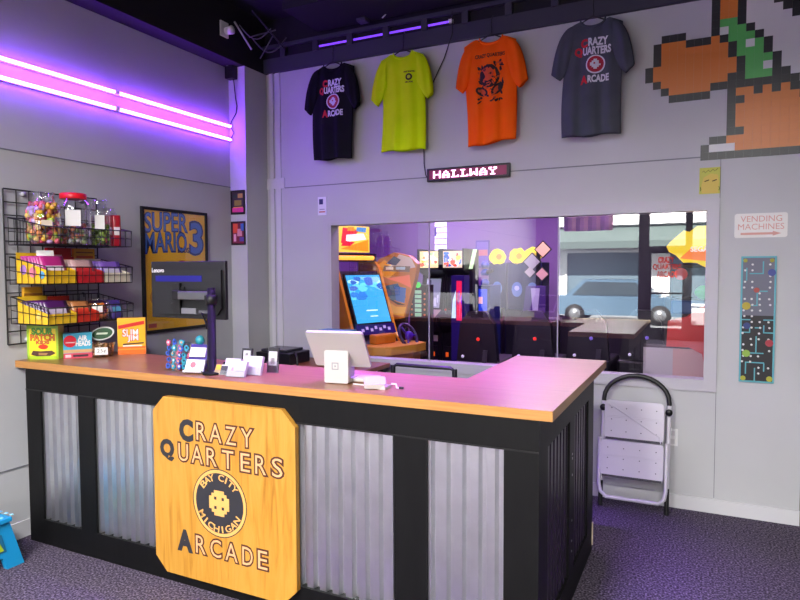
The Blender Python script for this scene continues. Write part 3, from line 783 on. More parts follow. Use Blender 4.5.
# junction box at the top of the column with its hanging cable
t = thing('junction_box', 'black box with cable at the top of the corner column', 'electrical box', (-3.60, 4.20, 3.22))
m = MB(); m.box(-3.64, -3.56, 4.15, 4.218, 3.20, 3.44, BLACK); m.build('box', t, bevel=0.004)
m = MB(); m.rect(back_frame(4.15), -3.62, -3.60, 3.30, 3.38, 0.0, 0.002, mat('7a7a80', 0.5)); m.build('label', t)
m = MB(); m.tube([(-3.58, 4.19, 3.21), (-3.575, 4.205, 3.05), (-3.565, 4.21, 2.98), (-3.575, 4.21, 2.92), (-3.62, 4.205, 2.86), (-3.632, 4.20, 2.82), (-3.60, 4.208, 2.76), (-3.625, 4.20, 2.71)], 0.004, BLACK, 6); m.build('cable', t)
t = thing('spot_fitting', 'small white bracket lamp on the black soffit near the corner', 'lamp', (-3.46, 4.0, 3.5))
m = MB(); m.box(-3.49, -3.475, 3.93, 4.02, 3.46, 3.58, WHITE); m.build('bracket', t, bevel=0.003)
m = MB(); m.lathe([(0.0, -0.03), (0.028, -0.03), (0.034, 0.03), (0.0, 0.03)], (-3.445, 3.99, 3.51), WHITE, 16, 'x'); m.build('lamp_head', t)
t = thing('cable_bundle', 'tangle of dark rods and cables under the ceiling at the corner', 'cables', (-3.35, 4.2, 3.45))
for a, b, r, h in (((-3.44, 4.05, 3.60), (-3.36, 4.16, 3.40), 0.009, '8a8a92'), ((-3.30, 4.10, 3.68), (-3.18, 4.36, 3.44), 0.006, '2a2a30'), ((-3.42, 4.2, 3.52), (-3.22, 4.3, 3.58), 0.006, '4a4a52'), ((-3.40, 4.32, 3.38), (-3.30, 4.36, 3.56), 0.005, '6a6a72')):
    m = MB(); m.tube([a, b], r, mat(h, 0.4, 0.4), 8); m.build('rod', t)
m = MB(); m.tube([(-3.46+0.03*i, 4.30+0.012*i, 3.55-0.12*math.sin(PI*i/9)) for i in range(10)], 0.006, mat('3a3a42', 0.5), 6); m.build('cable', t)
m = MB(); m.tube([(-3.45+0.02*i, 4.12+0.02*i, 3.60-0.10*math.sin(PI*i/9)) for i in range(10)], 0.005, mat('5a5a64', 0.5), 6); m.build('cable', t)
t = thing('spot_camera', 'small dark camera with white cable on the ceiling track above yellow shirt', 'camera', (-2.4, 4.4, 3.54))
m = MB(); m.box(-2.48, -2.40, 4.34, 4.42, 3.535, 3.62, mat('3a3a44', 0.4)); m.build('housing', t, bevel=0.006)
m = MB(); m.tube([(-2.40, 4.38, 3.60), (-2.34, 4.38, 3.63), (-2.26, 4.38, 3.61), (-2.24, 4.38, 3.56), (-2.27, 4.38, 3.54)], 0.006, mat('c0c0c8', 0.5), 6); m.build('cable', t)

# framed poster
t = thing('framed_poster', 'big yellow poster with blue block lettering in a black frame on the left wall', 'poster', (XL, 3.58, 1.136))
P0, P1, Q0, Q1 = 3.255, 3.915, 1.136, 2.062
m = MB(); m.frame_rect(FL, P0, P1, Q0, Q1, 0.022, 0.0, 0.022, BLACK); m.build('frame', t, bevel=0.002)
m = MB(); m.rect(FL, P0+0.02, P1-0.02, Q0+0.02, Q1-0.02, 0.0, 0.010, mat('f2b818', 0.35)); m.build('print', t)
BLU = mat('4a74c8', 0.35); NVY = mat('26387c', 0.4)
m = MB()
def bend(u, v, n): return u, v+0.02*math.sin((u-3.28)*5), n
for s, a, b, c_, d in (('SUPER', 3.285, 3.70, 1.875, 2.015), ('MARIO', 3.285, 3.69, 1.72, 1.87)):
    m.text(FL, s, a, b, c_, d, 0.010, 0.0115, NVY, 0.035, bend); m.text(FL, s, a+0.004, b-0.004, c_+0.004, d-0.002, 0.0115, 0.0125, BLU, 0.0, bend)
m.text(FL, '3', 3.735, 3.86, 1.73, 1.975, 0.010, 0.0115, NVY, 0.05); m.text(FL, '3', 3.74, 3.855, 1.735, 1.97, 0.0115, 0.0125, BLU, 0.02)
m.text(FL, 'BROS.', 3.60, 3.725, 1.735, 1.775, 0.010, 0.0122, mat('3a2c4c', 0.4), 0.03)
m.build('lettering', t)
m = MB(); m.disc(FL, 3.64, 1.60, 0.085, 0.010, 0.0112, mat('c03028', 0.4), 24, 0.075); m.disc(FL, 3.41, 1.62, 0.06, 0.010, 0.0112, mat('d8d0c0', 0.4), 20, 0.04); m.disc(FL, 3.45, 1.40, 0.13, 0.010, 0.0108, mat('c8882c', 0.4), 24, 0.09)
m.disc(FL, 3.62, 1.30, 0.10, 0.010, 0.0112, mat('c85c28', 0.4), 24, 0.05); m.rect(FL, 3.30, 3.375, 1.175, 1.205, 0.010, 0.012, mat('c84a28', 0.4)); m.build('plain_shapes', t)
m = MB(); m.rect(FL, P0+0.02, P1-0.02, Q0+0.02, Q1-0.02, 0.0155, 0.0165, glassy('poster_glass', 0.04)); m.build('glazing', t)

# wire grid and its three baskets
GY0, GY1, GZ0, GZ1 = 2.268, 2.885, 1.168, 2.075
t = thing('wire_grid_panel', 'black square wire grid panel on the grey left wall holding candy baskets', 'wire rack', (XL, 2.58, GZ0))
GX = XL+0.014
m = MB()
for i in range(9):
    y = GY0+(GY1-GY0)*i/8; m.tube([(GX, y, GZ0), (GX, y, GZ1)], 0.0034 if 0 < i < 8 else 0.0045, BLACK, 6)
for i in range(13):
    z = GZ0+(GZ1-GZ0)*i/12; m.tube([(GX+0.004, GY0, z), (GX+0.004, GY1, z)], 0.0034 if 0 < i < 12 else 0.0045, BLACK, 6)
m.build('wire_mesh', t)
m = MB()
for y in (GY0+0.12, GY1-0.12):
    for z in (GZ0+0.02, GZ1-0.02): m.lathe([(0.0, 0.0), (0.012, 0.0), (0.012, 0.022), (0.0, 0.022)], (XL, y, z), mat('d0d0d0', 0.4), 10, 'x')
m.build('mounting_clip', t)
BX0, BX1, BY0, BY1 = GX+0.012, -3.305, 2.285, 2.865
BASK = []
def basket(zb, label):
    """zb: height of the bottom; tall at the back, low at the front"""
    t = thing('wire_basket', label, 'basket', ((BX0+BX1)/2, (BY0+BY1)/2, zb), group=None)
    hb, hf = 0.158, 0.098; r = 0.0024
    m = MB(); k = 13
    for i in range(k+1):
        y = BY0+(BY1-BY0)*i/k
        m.tube([(BX0, y, zb+hb), (BX0, y, zb), (BX1, y, zb), (BX1+0.006, y, zb+hf)], r, BLACK, 5)
    for j in range(7):
        x = BX0+(BX1-BX0)*j/6; zt = zb+hb+(hf-hb)*j/6
        m.tube([(x, BY0, zt), (x, BY0, zb), (x, BY1, zb), (x, BY1, zt)], r, BLACK, 5)
    m.build('wire_body', t)
    m = MB()
    m.tube([(BX0, BY0, zb+hb), (BX0, BY1, zb+hb), (BX1+0.006, BY1, zb+hf), (BX1+0.006, BY0, zb+hf)], 0.0036, BLACK, 6, True)
    m.tube([(BX1+0.003, BY0, zb+hf*0.5), (BX1+0.003, BY1, zb+hf*0.5)], r, BLACK, 5)
    m.tube([(BX0, BY0, zb+hb*0.5), (BX1+0.003, BY0, zb+hf*0.5)], r, BLACK, 5)
    m.tube([(BX0, BY1, zb+hb*0.5), (BX1+0.003, BY1, zb+hf*0.5)], r, BLACK, 5)
    m.build('rim', t)
    m = MB()
    for y in (BY0+0.1, BY1-0.1): m.tube([(GX-0.004, y, zb+hb+0.006), (BX0, y, zb+hb+0.006), (BX0, y, zb+hb-0.02)], 0.004, BLACK, 5)
    m.build('hook', t)
basket(1.750, 'topmost black wire basket on the grid, holding clear jars of candy')
basket(1.522, 'middle black wire basket on the grid, holding open candy boxes')
basket(1.290, 'lowest black wire basket on the grid, above the boxes on the counter')
B1, B2, B3 = 1.7535, 1.5255, 1.2935

def candies(name, c, r, h, n, cols, label, sx=0.018, parent=None):
    m = MB(); rnd = random.Random(len(label)+n)
    ms = [mat(h_, 0.4) for h_ in cols]
    for i in range(n):
        a = rnd.uniform(0, 2*PI); q = r*math.sqrt(rnd.uniform(0.25, 1)); z = rnd.uniform(0.012, h)
        p = Vector(c)+Vector((q*math.cos(a), q*math.sin(a), z))
        rx, ry, rz_ = [sx*rnd.uniform(0.5, 1.0) for _ in range(3)]
        m.ball(p, rx, ry, rz_, rnd.choice(ms), 6, 4)
    o = m.build(name, bevel=0); tag(o, label, 'candy', None, 'stuff')
    return o
# jars of the top basket
def jar(x, y, z, r, h, label, lid, body=CLEAR, lidlab=None):
    t = thing('candy_jar', label, 'jar', (x, y, z))
    m = MB(); m.lathe([(0.0, 0.0), (r*0.9, 0.0), (r, 0.012), (r, h*0.72), (r*0.92, h*0.82), (r*0.70, h*0.88), (r*0.70, h*0.93)], (x, y, z), body, 28); m.build('jar_body', t)
    if lid:
        m = MB(); m.lathe([(r*0.74, h*0.89), (r*0.76, h*0.90), (r*0.76, h*0.99), (r*0.70, h), (0.0, h)], (x, y, z), lid, 28); m.build('lid', t)
    m = MB(); F = Frame((x, y, z), (-math.sin(-0.6), math.cos(-0.6), 0), (0, 0, 1))
    m.rect(F, -r*0.5, r*0.35, h*0.36, h*0.66, r*0.99, r*1.0+0.001, PAPER); m.build('paper_label', t)
    return t
jar(-3.47, 2.585, B1, 0.098, 0.315, 'clear jar with red lid in the top basket', mat('d81828', 0.35))
candies('wrapped_candy', (-3.47, 2.585, B1), 0.08, 0.12, 110, ('8a9a5a', 'b8b8b0', '6a7a48', 'c8c8c0', 'a8603a'), 'pale green wrapped candy filling the bottom of the red lidded jar')
jar(-3.45, 2.752, B1, 0.066, 0.29, 'clear jar with clear lid right of the red lidded jar', CLEAR)
candies('green_candy', (-3.45, 2.752, B1), 0.052, 0.13, 90, ('8ab428', '6a8a20', 'a8c850', '3a4a18', '902830'), 'bright green candy inside the clear lidded jar')
# big bag of mixed candy
t = thing('candy_bag', 'clear bag bulging with mixed coloured candy at left of the top basket', 'candy bag', (-3.46, 2.385, B1))
m = MB(); m.lathe([(0.0, 0.0), (0.07, 0.002), (0.088, 0.05), (0.092, 0.13), (0.085, 0.20), (0.06, 0.25), (0.05, 0.275), (0.062, 0.30)], (-3.46, 2.385, B1), CLEAR, 22); m.build('bag_film', t)
m = MB(); F = Frame((-3.46, 2.385, B1), (0.5, 0.866, 0), (0, 0, 1)); m.rect(F, -0.02, 0.035, 0.10, 0.135, 0.091, 0.093, mat('c8b8a0', 0.6)); m.build('price_label', t)
candies('mixed_candy', (-3.46, 2.385, B1), 0.080, 0.235, 210, ('d8a830', 'a8c83c', 'e06a7a', 'b03048', 'e8c860', 'd88848', 'c0a0d0', '902038'), 'pink, green and yellow candy packed inside the clear bag', 0.022)
# red packets standing at the end
pk = MB()
def packet(parent_label, x, y, z, w_, h, d, rz, c1, c2, name, cat, group, tilt=0.0):
    t = thing(name, parent_label, cat, (x, y, z), rz, group)
    Fp = Frame((0, 0, 0), (0, 1, 0), (math.sin(-tilt), 0, math.cos(tilt)))
    m = MB(); k = 6; vs = []; 
    prof = [(-h/2, 0.12), (-h/2+0.008, 0.4), (-h/4, 1), (h/4, 1), (h/2-0.008, 0.4), (h/2, 0.12)]
    m2 = mat(c1, 0.3)
    for v, q in prof:
        for u in (-w_/2, -w_/4, w_/4, w_/2):
            vs.append(Fp.p(u, v+h/2, d/2*q*(1 if abs(u) < w_/2 else 0.5)))
    for v, q in prof:
        for u in (-w_/2, -w_/4, w_/4, w_/2):
            vs.append(Fp.p(u, v+h/2, -d/2*q*(1 if abs(u) < w_/2 else 0.5)))
    fs = []
    for i in range(5):
        for j in range(3):
            a = i*4+j; fs += [(a, a+1, a+5, a+4), (24+a+4, 24+a+5, 24+a+1, 24+a)]
    for i in range(5):
        fs += [(i*4, i*4+4, 24+i*4+4, 24+i*4), (i*4+3, 24+i*4+3, 24+i*4+7, i*4+7)]
    fs += [(0, 24, 25, 1), (1, 25, 26, 2), (2, 26, 27, 3), (20, 21, 45, 44), (21, 22, 46, 45), (22, 23, 47, 46)]
    m.add(vs, fs, m2, True); m.build('wrapper', t, local=True)
    m = MB(); m.rect(Fp, -w_*0.36, w_*0.36, h*0.36, h*0.62, d/2+0.0005, d/2+0.0015, mat(c2, 0.35)); m.build('printed_band', t, local=True)
    return t
p0 = packet('red and white candy packet standing at right end of the top basket', -3.40, 2.835, B1, 0.05, 0.20, 0.022, -0.5, 'a01828', 'd8d0d0', 'candy_packet', 'candy packet', 'red packets in the top basket')
for i, (x, y) in enumerate(((-3.43, 2.83), (-3.46, 2.835), (-3.49, 2.83), (-3.52, 2.835))):
    q = copy_tree(p0); q.location = (x, y, B1)
t = thing('candy_packet_film', 'crumpled clear purple tinted film behind the red packets', 'plastic film', (-3.50, 2.85, B1+0.17))
m = MB(); m.lathe([(0.03, 0.0), (0.045, 0.02), (0.05, 0.045), (0.035, 0.06), (0.05, 0.075)], (-3.47, 2.835, B1+0.17), CLEAR, 9); m.build('film', t)

def display_box(x0, x1, y0, y1, z, hb, hf, c, label, inner='b89878', words=None, wc='d03040', blobs=()):
    """open topped counter display box, tall at the wall, low at the front (x1)"""
    t = thing('candy_display_box', label, 'box', ((x0+x1)/2, (y0+y1)/2, z))
    T = 0.002; Fy = Frame((0, y0, 0), (1, 0, 0), (0, 0, 1)); cm = mat(c, 0.4); im = mat(inner, 0.7)
    m = MB(); m.box(x0, x1, y0, y1, z, z+T, im)
    poly = [(x0, z), (x1, z), (x1, z+hf), (x0, z+hb)]
    m.prism(Fy, poly, -T, 0, cm); m.prism(Frame((0, y1, 0), (1, 0, 0), (0, 0, 1)), poly, 0, T, cm)
    m.box(x1-T, x1, y0, y1, z, z+hf, cm); tray = m.build('tray', t)
    m = MB(); m.box(x0, x0+T, y0, y1, z, z+hb+0.03, cm); m.build('back_flap', t)
    m = MB()
    for u, v, r, h in blobs:
        mm = MB(); mm.disc(Fy, x0+(x1-x0)*u, z+v, r, 0.002, 0.0028, mat(h, 0.4), 16); mm.build('printed_spot', tray)
    if words:
        m.text(left_frame(x1), words, y0+0.015, y1-0.015, z+hf*0.25, z+hf*0.75, 0.0, 0.0008, mat(wc, 0.4), 0.03)
    if m.v: m.build('printing', t)
    return t
def fill(x0, x1, y0, y1, z, n, h, c1, c2, label, group, lean=0.35):
    p = packet(label, x0, (y0+y1)/2, z, (y1-y0)*0.82, h, 0.016, 0, c1, c2, 'candy_pack', 'candy pack', group, lean)
    for i in range(1, n):
        q = copy_tree(p); q.location = (x0+(x1-x0)*i/(n-1), (y0+y1)/2+0.003*math.sin(5*i), z)
BXA, BXB = -3.583, -3.312
# middle basket
display_box(BXA, BXB-0.0, 2.292, 2.475, B2, 0.150, 0.075, 'e8b820', 'yellow open box of pink candy packs in the middle basket', blobs=((0.25, 0.08, 0.028, 'a878b8'), (0.55, 0.065, 0.03, 'd87888'), (0.85, 0.05, 0.022, '58a0c8')))
fill(-3.535, -3.35, 2.292, 2.475, B2+0.004, 8, 0.165, 'b02a78', 'e8d8e0', 'pink and white pack standing in the yellow box of the middle basket', 'pink packs in the yellow box')
m = MB(); m.rect(Frame((-3.43, 2.37, B2+0.11), (0.35, 0.93, 0), (-0.25, 0.1, 1)), -0.045, 0.045, 0, 0.085, 0, 0.002, PAPER); one(m, 'price_card', 'white price card standing among the pink packs of the middle basket', 'card')
display_box(BXA, BXB, 2.482, 2.66, B2, 0.13, 0.07, 'c02028', 'red open box beside the yellow one in the middle basket', words=None)
fill(-3.535, -3.35, 2.482, 2.66, B2+0.004, 8, 0.145, 'c8a0a0', 'c02830', 'pale pack standing in the red box of the middle basket', 'pale packs in the red box')
display_box(BXA, BXB, 2.668, 2.855, B2, 0.12, 0.06, 'e0d8c0', 'cream open box of purple packs at right of the middle basket')
fill(-3.535, -3.35, 2.668, 2.855, B2+0.004, 9, 0.135, '7a58b0', 'c8c0d8', 'purple pack standing in the cream box of the middle basket', 'purple packs in the cream box')
def closed_box(x0, x1, y0, y1, z0, z1, c, label, bands, F=None):
    t = thing('candy_box', label, 'box', ((x0+x1)/2, (y0+y1)/2, z0))
    m = MB(); m.box(x0, x1, y0, y1, z0, z1, mat(c, 0.35)); m.build('carton', t, bevel=0.0015)
    m = MB(); Fx = left_frame(x1)
    for a, b, c_, d, h in bands: m.rect(Fx, y0+(y1-y0)*a, y0+(y1-y0)*b, z0+(z1-z0)*c_, z0+(z1-z0)*d, 0, 0.0006, mat(h, 0.35))
    m.build('printing', t)
    return t
closed_box(-3.64, -3.628, 2.30, 2.30, B2, B2, 'c02020', 'x', []) if False else None
# lowest basket
display_box(BXA, BXB, 2.292, 2.47, B3, 0.125, 0.06, 'e8bc28', 'yellow open box of purple bars in the lowest basket', blobs=((0.7, 0.045, 0.02, 'e8c868'),))
fill(-3.54, -3.34, 2.292, 2.47, B3+0.004, 9, 0.135, '4a1c58', 'c8b8d0', 'purple bar standing in the yellow box of the lowest basket', 'purple bars in the yellow box')
display_box(BXA, BXB, 2.477, 2.62, B3, 0.12, 0.06, 'c83020', 'red open box of orange packs in the lowest basket')
fill(-3.535, -3.35, 2.477, 2.62, B3+0.004, 7, 0.125, 'b87848', 'd83828', 'orange brown pack standing in the red box of the lowest basket', 'orange packs in the red box')
jar(-3.42, 2.695, B3, 0.068, 0.135, 'short clear tub of orange candy in the lowest basket', CLEAR)
candies('orange_candy', (-3.42, 2.695, B3), 0.055, 0.095, 80, ('e07028', 'd03838', '8a2a58', 'f09848'), 'orange and red candy filling the short tub of the lowest basket')
q0 = packet('purple and blue candy pack standing at right end of the lowest basket', -3.38, 2.81, B3, 0.085, 0.12, 0.02, 0, '4a3c88', '58a0c0', 'candy_pack', 'candy pack', 'purple blue packs in the lowest basket', 0.3)
for i in range(5):
    q = copy_tree(q0); q.location = (-3.41-0.035*i, 2.81, B3)
# a small yellow carton behind, between the two lower baskets
t = closed_box(-3.625, -3.60, 2.345, 2.46, B3+0.004, B3+0.21, 'd8a020', 'small yellow carton standing at the back of the lowest basket', ((0, 1, 0.42, 0.62, 'c83818'), (0, 1, 0.75, 0.82, '8a5a18')))
closed_box(-3.615, -3.59, 2.49, 2.65, B2+0.004, B2+0.215, 'c01820', 'red carton standing at the back of the middle basket', ((0.05, 0.6, 0.72, 0.8, 'e0b8b8'),))
closed_box(-3.615, -3.59, 2.67, 2.82, B2+0.004, B2+0.215, 'e0a020', 'orange yellow carton standing at the back of the middle basket', ((0.1, 0.9, 0.70, 0.78, 'c04a18'), (0.1, 0.9, 0.86, 0.9, '90501a')))

# ================================================================ things on the counter
CT = 1.07
def front_box(F, u0, u1, v1, dep, c, name, label, paint):
    """carton standing on the counter: F faces the viewer, v from the counter top"""
    t = thing(name, label, 'box', F.p((u0+u1)/2, 0, -dep/2))
    m = MB(); m.rect(F, u0, u1, 0, v1, -dep, 0, mat(c, 0.3)); car_ = m.build('carton', t, bevel=0.0015)
    m = MB(); paint(m); m.build('printing', car_)
def turn(x, y, deg): a = math.radians(deg); return Frame((x, y, CT), (math.cos(a), math.sin(a), 0), (0, 0, 1))
# yellow green candy carton
F = turn(-3.628, 2.370, 27); F.U *= 1.12; F.V *= 1.05
def paint(m):
    for a, b, c_, d, h in ((0.0, 0.165, 0.175, 0.2, '8ab820'), (0.0, 0.012, 0, 0.2, '9ac030'), (0.153, 0.165, 0, 0.2, '9ac030'), (0.0, 0.165, 0.0, 0.02, 'a8c828')): m.rect(F, a, b, c_, d, 0, 0.0005, mat(h, 0.3))
    for tx, a, b, v, hh, c1 in (('SOUR', 0.028, 0.135, 0.142, 0.036, '4aa828'), ('PATCH', 0.02, 0.145, 0.108, 0.034, 'e06a18'), ('KIDS', 0.05, 0.115, 0.088, 0.018, 'd04a28')):
        m.text(F, tx, a, b, v, v+hh, 0.0005, 0.001, mat('2a2410', 0.4), 0.06); m.text(F, tx, a, b, v, v+hh, 0.001, 0.0015, mat(c1, 0.4), 0.02)
    m.disc(F, 0.085, 0.072, 0.026, 0.0005, 0.001, mat('d03818', 0.3), 18, 0.014)
    m.prism(F, [(0.02, 0.028), (0.05, 0.018), (0.12, 0.02), (0.15, 0.035), (0.13, 0.05), (0.07, 0.046), (0.03, 0.05)], 0.0, 0.001, mat('4a2818', 0.5))
    m.prism(F, [(0.06, 0.024), (0.10, 0.024), (0.11, 0.036), (0.06, 0.038)], 0.001, 0.0015, mat('a07848', 0.5))
front_box(F, 0, 0.165, 0.2, 0.07, 'e8d428', 'candy_carton', 'yellow and green candy carton at the wall end of the counter', paint)
# red and blue carton
F = turn(-3.448, 2.474, 52); F.U *= 1.03; F.V *= 1.06
def paint(m):
    m.rect(F, 0, 0.15, 0.045, 0.145, 0, 0.0005, mat('48a8c8', 0.3)); m.disc(F, 0.036, 0.098, 0.034, 0.0005, 0.001, mat('d82838', 0.3), 24)
    m.rect(F, 0.012, 0.06, 0.088, 0.094, 0.001, 0.0014, mat('e8d0d0', 0.3))
    m.text(F, 'AIR', 0.078, 0.125, 0.102, 0.128, 0.0005, 0.001, WHITE, 0.04); m.text(F, 'HEADS', 0.066, 0.142, 0.070, 0.098, 0.0005, 0.001, WHITE, 0.04)
    m.rect(F, 0, 0.15, 0.032, 0.05, 0, 0.0006, mat('c8a070', 0.5)); m.rect(F, 0, 0.15, 0, 0.030, 0, 0.0006, mat('c8485c', 0.4)); m.rect(F, 0.05, 0.13, 0.008, 0.020, 0.0006, 0.001, mat('3a2030', 0.4)); m.rect(F, 0.01, 0.04, 0.006, 0.022, 0.0006, 0.001, mat('d8c0c8', 0.4))
front_box(F, 0, 0.15, 0.145, 0.07, '58b0d0', 'candy_carton', 'low blue and red candy carton between the yellow carton and the tub', paint)
# clear tub with green lid leaning behind
t = thing('snack_tub', 'clear tub of brown snacks with handwritten price card and green lid', 'tub', (-3.335, 2.655, CT))
m = MB(); m.lathe([(0.0, 0.0), (0.058, 0.0), (0.062, 0.01), (0.072, 0.085), (0.074, 0.09)], (-3.335, 2.655, CT), CLEAR, 28); m.build('tub_body', t)
Ft = Frame((-3.335, 2.655, CT), (math.cos(0.75), math.sin(0.75), 0), (0, 0, 1))
m = MB(); m.rect(Ft, -0.032, 0.040, 0.018, 0.062, 0.069, 0.0705, PAPER); m.text(Ft, '25\u00a2', -0.02, 0.03, 0.027, 0.053, 0.0705, 0.0712, mat('2a2a30', 0.6), 0.0); m.build('price_card', t)
Fl = Frame((-3.345, 2.665, CT+0.14), (math.cos(0.75), math.sin(0.75), 0), (-0.35*math.sin(0.75)*-1, 0.35*math.cos(0.75), 0.93))
m = MB(); m.disc(Fl, 0, 0, 0.066, -0.008, 0.0, mat('c8ccc8', 0.3), 30, 0.045); m.disc(Fl, 0, 0, 0.056, 0.0, 0.002, mat('1c4a28', 0.3), 30, 0.037); m.rect(Fl, -0.032, 0.03, -0.006, 0.006, 0.002, 0.0026, mat('b8c8b0', 0.4)); m.build('lid', t)
candies('snack_pieces', (-3.335, 2.655, CT), 0.052, 0.075, 70, ('8a6438', 'a87c48', '6a4a28'), 'brown snack pieces heaped inside the clear tub', 0.016)
# yellow and red carton at right
F = turn(-3.30, 2.738, 42); F.U *= 1.02; F.V *= 1.15
def paint(m):
    Y = mat('e8b020', 0.3); m.rect(F, 0, 0.16, 0.045, 0.2, 0, 0.0005, Y); m.rect(F, 0, 0.16, 0.0, 0.045, 0, 0.0005, mat('e06a18', 0.3))
    m.prism(F, [(0.005, 0.14), (0.155, 0.165), (0.155, 0.185), (0.005, 0.16)], 0.0005, 0.001, mat('c82018', 0.3))
    m.text(F, 'SLIM', 0.03, 0.118, 0.10, 0.138, 0.001, 0.0016, mat('c82818', 0.3), 0.07); m.text(F, 'SLIM', 0.03, 0.118, 0.10, 0.138, 0.0016, 0.002, WHITE, 0.02)
    m.text(F, 'JIM', 0.058, 0.118, 0.068, 0.106, 0.002, 0.0024, mat('c82818', 0.3), 0.07); m.text(F, 'JIM', 0.058, 0.118, 0.068, 0.106, 0.0024, 0.0028, WHITE, 0.02)
    m.prism(F, [(0.03, 0.052), (0.15, 0.058), (0.15, 0.066), (0.03, 0.06)], 0.001, 0.0015, mat('4a2014', 0.4)); m.rect(F, 0.03, 0.14, 0.044, 0.051, 0.001, 0.0015, mat('e8e0d0', 0.4))
    m.rect(F, 0.0, 0.16, 0.025, 0.032, 0.0005, 0.001, mat('e8902a', 0.3))
front_box(F, 0, 0.16, 0.2, 0.06, 'e89a20', 'snack_carton', 'yellow and red snack carton right of the tub on the counter', paint)

# monitor on a pole
t = thing('monitor', 'black flat monitor seen from behind on a desk pole at the counter', 'monitor', (-2.243, 2.43, CT))
FM = back_frame(2.545)
m = MB(); m.rect(FM, -2.785, -2.252, 1.337, 1.648, -0.022, 0.0, mat('121216', 0.5)); m.build('housing', t, bevel=0.004)
m = MB(); m.prism(FM, [(-2.74, 1.36), (-2.30, 1.36), (-2.27, 1.40), (-2.27, 1.60), (-2.745, 1.60), (-2.76, 1.56)], 0.0, 0.014, mat('17181b', 0.5)); shell = m.build('back_shell', t, bevel=0.004)
m = MB(); m.rect(FM, -2.735, -2.40, 1.538, 1.570, 0.014, 0.0155, mat('0f0a78', 0.4)); m.build('blue_strip', shell)
m = MB(); m.text(FM, 'Lenovo', -2.762, -2.672, 1.588, 1.612, 0.014, 0.0155, WHITE, 0.01); m.build('maker_lettering', shell)
m = MB(); m.rect(FM, -2.775, -2.262, 1.347, 1.638, -0.024, -0.0221, mat('0a0a10', 0.1)); m.build('screen', t)
m = MB(); m.rect(FM, -2.595, -2.545, 1.365, 1.53, 0.014, 0.03, BLACK); m.rect(FM, -2.62, -2.59, 1.39, 1.42, 0.014, 0.022, BLACK); m.rect(FM, -2.56, -2.52, 1.48, 1.51, 0.014, 0.022, BLACK); m.build('mount_plate', t)
m = MB(); m.box(-2.50, -2.27, 2.455, 2.49, 1.445, 1.488, mat('6c6c70', 0.35, 0.7)); m.box(-2.56, -2.50, 2.47, 2.525, 1.44, 1.492, BLACKM); m.build('arm', t, bevel=0.004)
m = MB(); m.rect(FM, -2.58, -2.44, 1.365, 1.395, 0.014, 0.02, mat('707078', 0.5)); m.rect(FM, -2.42, -2.34, 1.37, 1.385, 0.014, 0.02, mat('50505a', 0.5)); m.build('port_panel', t)
m = MB(); m.lathe([(0.0, 0.0), (0.05, 0.0), (0.05, 0.01), (0.020, 0.014), (0.020, 0.44), (0.0, 0.44)], (-2.243, 2.43, CT), mat('0c0c0d', 0.6, 0.0, 0.2), 24); m.build('pole', t)
m = MB(); m.lathe([(0.020, 0.0), (0.027, 0.0), (0.027, 0.05), (0.020, 0.05)], (-2.243, 2.43, 1.425), BLACKM, 20); m.box(-2.29, -2.24, 2.43, 2.47, 1.43, 1.47, BLACKM); m.build('collar', t)
m = MB(); m.tube([(-2.30, 2.5, 1.42), (-2.29, 2.46, 1.36), (-2.282, 2.445, 1.25), (-2.283, 2.445, 1.15), (-2.29, 2.45, 1.075)], 0.007, BLACK, 6); m.tube([(-2.40, 2.525, 1.37), (-2.33, 2.48, 1.33), (-2.295, 2.45, 1.30)], 0.005, BLACK, 6); m.build('cable', t)

# clear stand of colourful charms
t = thing('charm_display', 'small clear stand crowded with blue, pink and orange charms on the counter', 'display stand', (-2.475, 2.44, CT))
m = MB(); m.box(-2.56, -2.40, 2.40, 2.50, CT, CT+0.006, CLEAR); m.box(-2.56, -2.40, 2.47, 2.474, CT+0.006, CT+0.15, CLEAR); m.build('clear_stand', t)
rnd = random.Random(21); k = 0
CC = ('3a5cb8', '6aa0c8', 'c85a78', 'd89878', '24348c', '3898b0', '8a9ad0', 'b090a8')
for z, n in ((0.022, 6), (0.055, 6), (0.088, 6), (0.120, 5), (0.150, 3)):
    for i in range(n):
        x = -2.55+(0.15 if n > 3 else 0.10)*(i+0.5)/n+rnd.uniform(-0.006, 0.006); c_ = CC[(k*5+k//3) % 8]; k += 1
        Fm = back_frame(2.425+0.012*(i % 3)); y = CT+z+rnd.uniform(-0.004, 0.004); m = MB(); r = rnd.uniform(0.011, 0.018)
        q = rnd.uniform(0, 2); poly = [(x+r*rnd.uniform(0.7, 1.25)*math.cos(q+2*PI*j/9), y+r*rnd.uniform(0.8, 1.3)*math.sin(q+2*PI*j/9)) for j in range(9)]
        m.prism(Fm, poly, 0, 0.008, mat(c_, 0.35)); m.disc(Fm, x+0.003, y+0.003, 0.006, 0.008, 0.0105, mat(('d8d8e0', '1c2050', 'e0a070', '101428')[k % 4], 0.35), 8); m.build('charm', t)
t = thing('charm_figure', 'blue and teal plain shape standing behind the charm stand', 'ornament', (-2.41, 2.52, CT))
m = MB(); m.lathe([(0.0, 0.0), (0.032, 0.0), (0.034, 0.02), (0.026, 0.08), (0.034, 0.12), (0.012, 0.135), (0.0, 0.137)], (-2.41, 2.52, CT), mat('244a9c', 0.4), 16); m.build('body', t)
m = MB(); m.ball((-2.41, 2.52, CT+0.155), 0.026, 0.024, 0.028, mat('2c8c98', 0.4)); m.build('top', t)

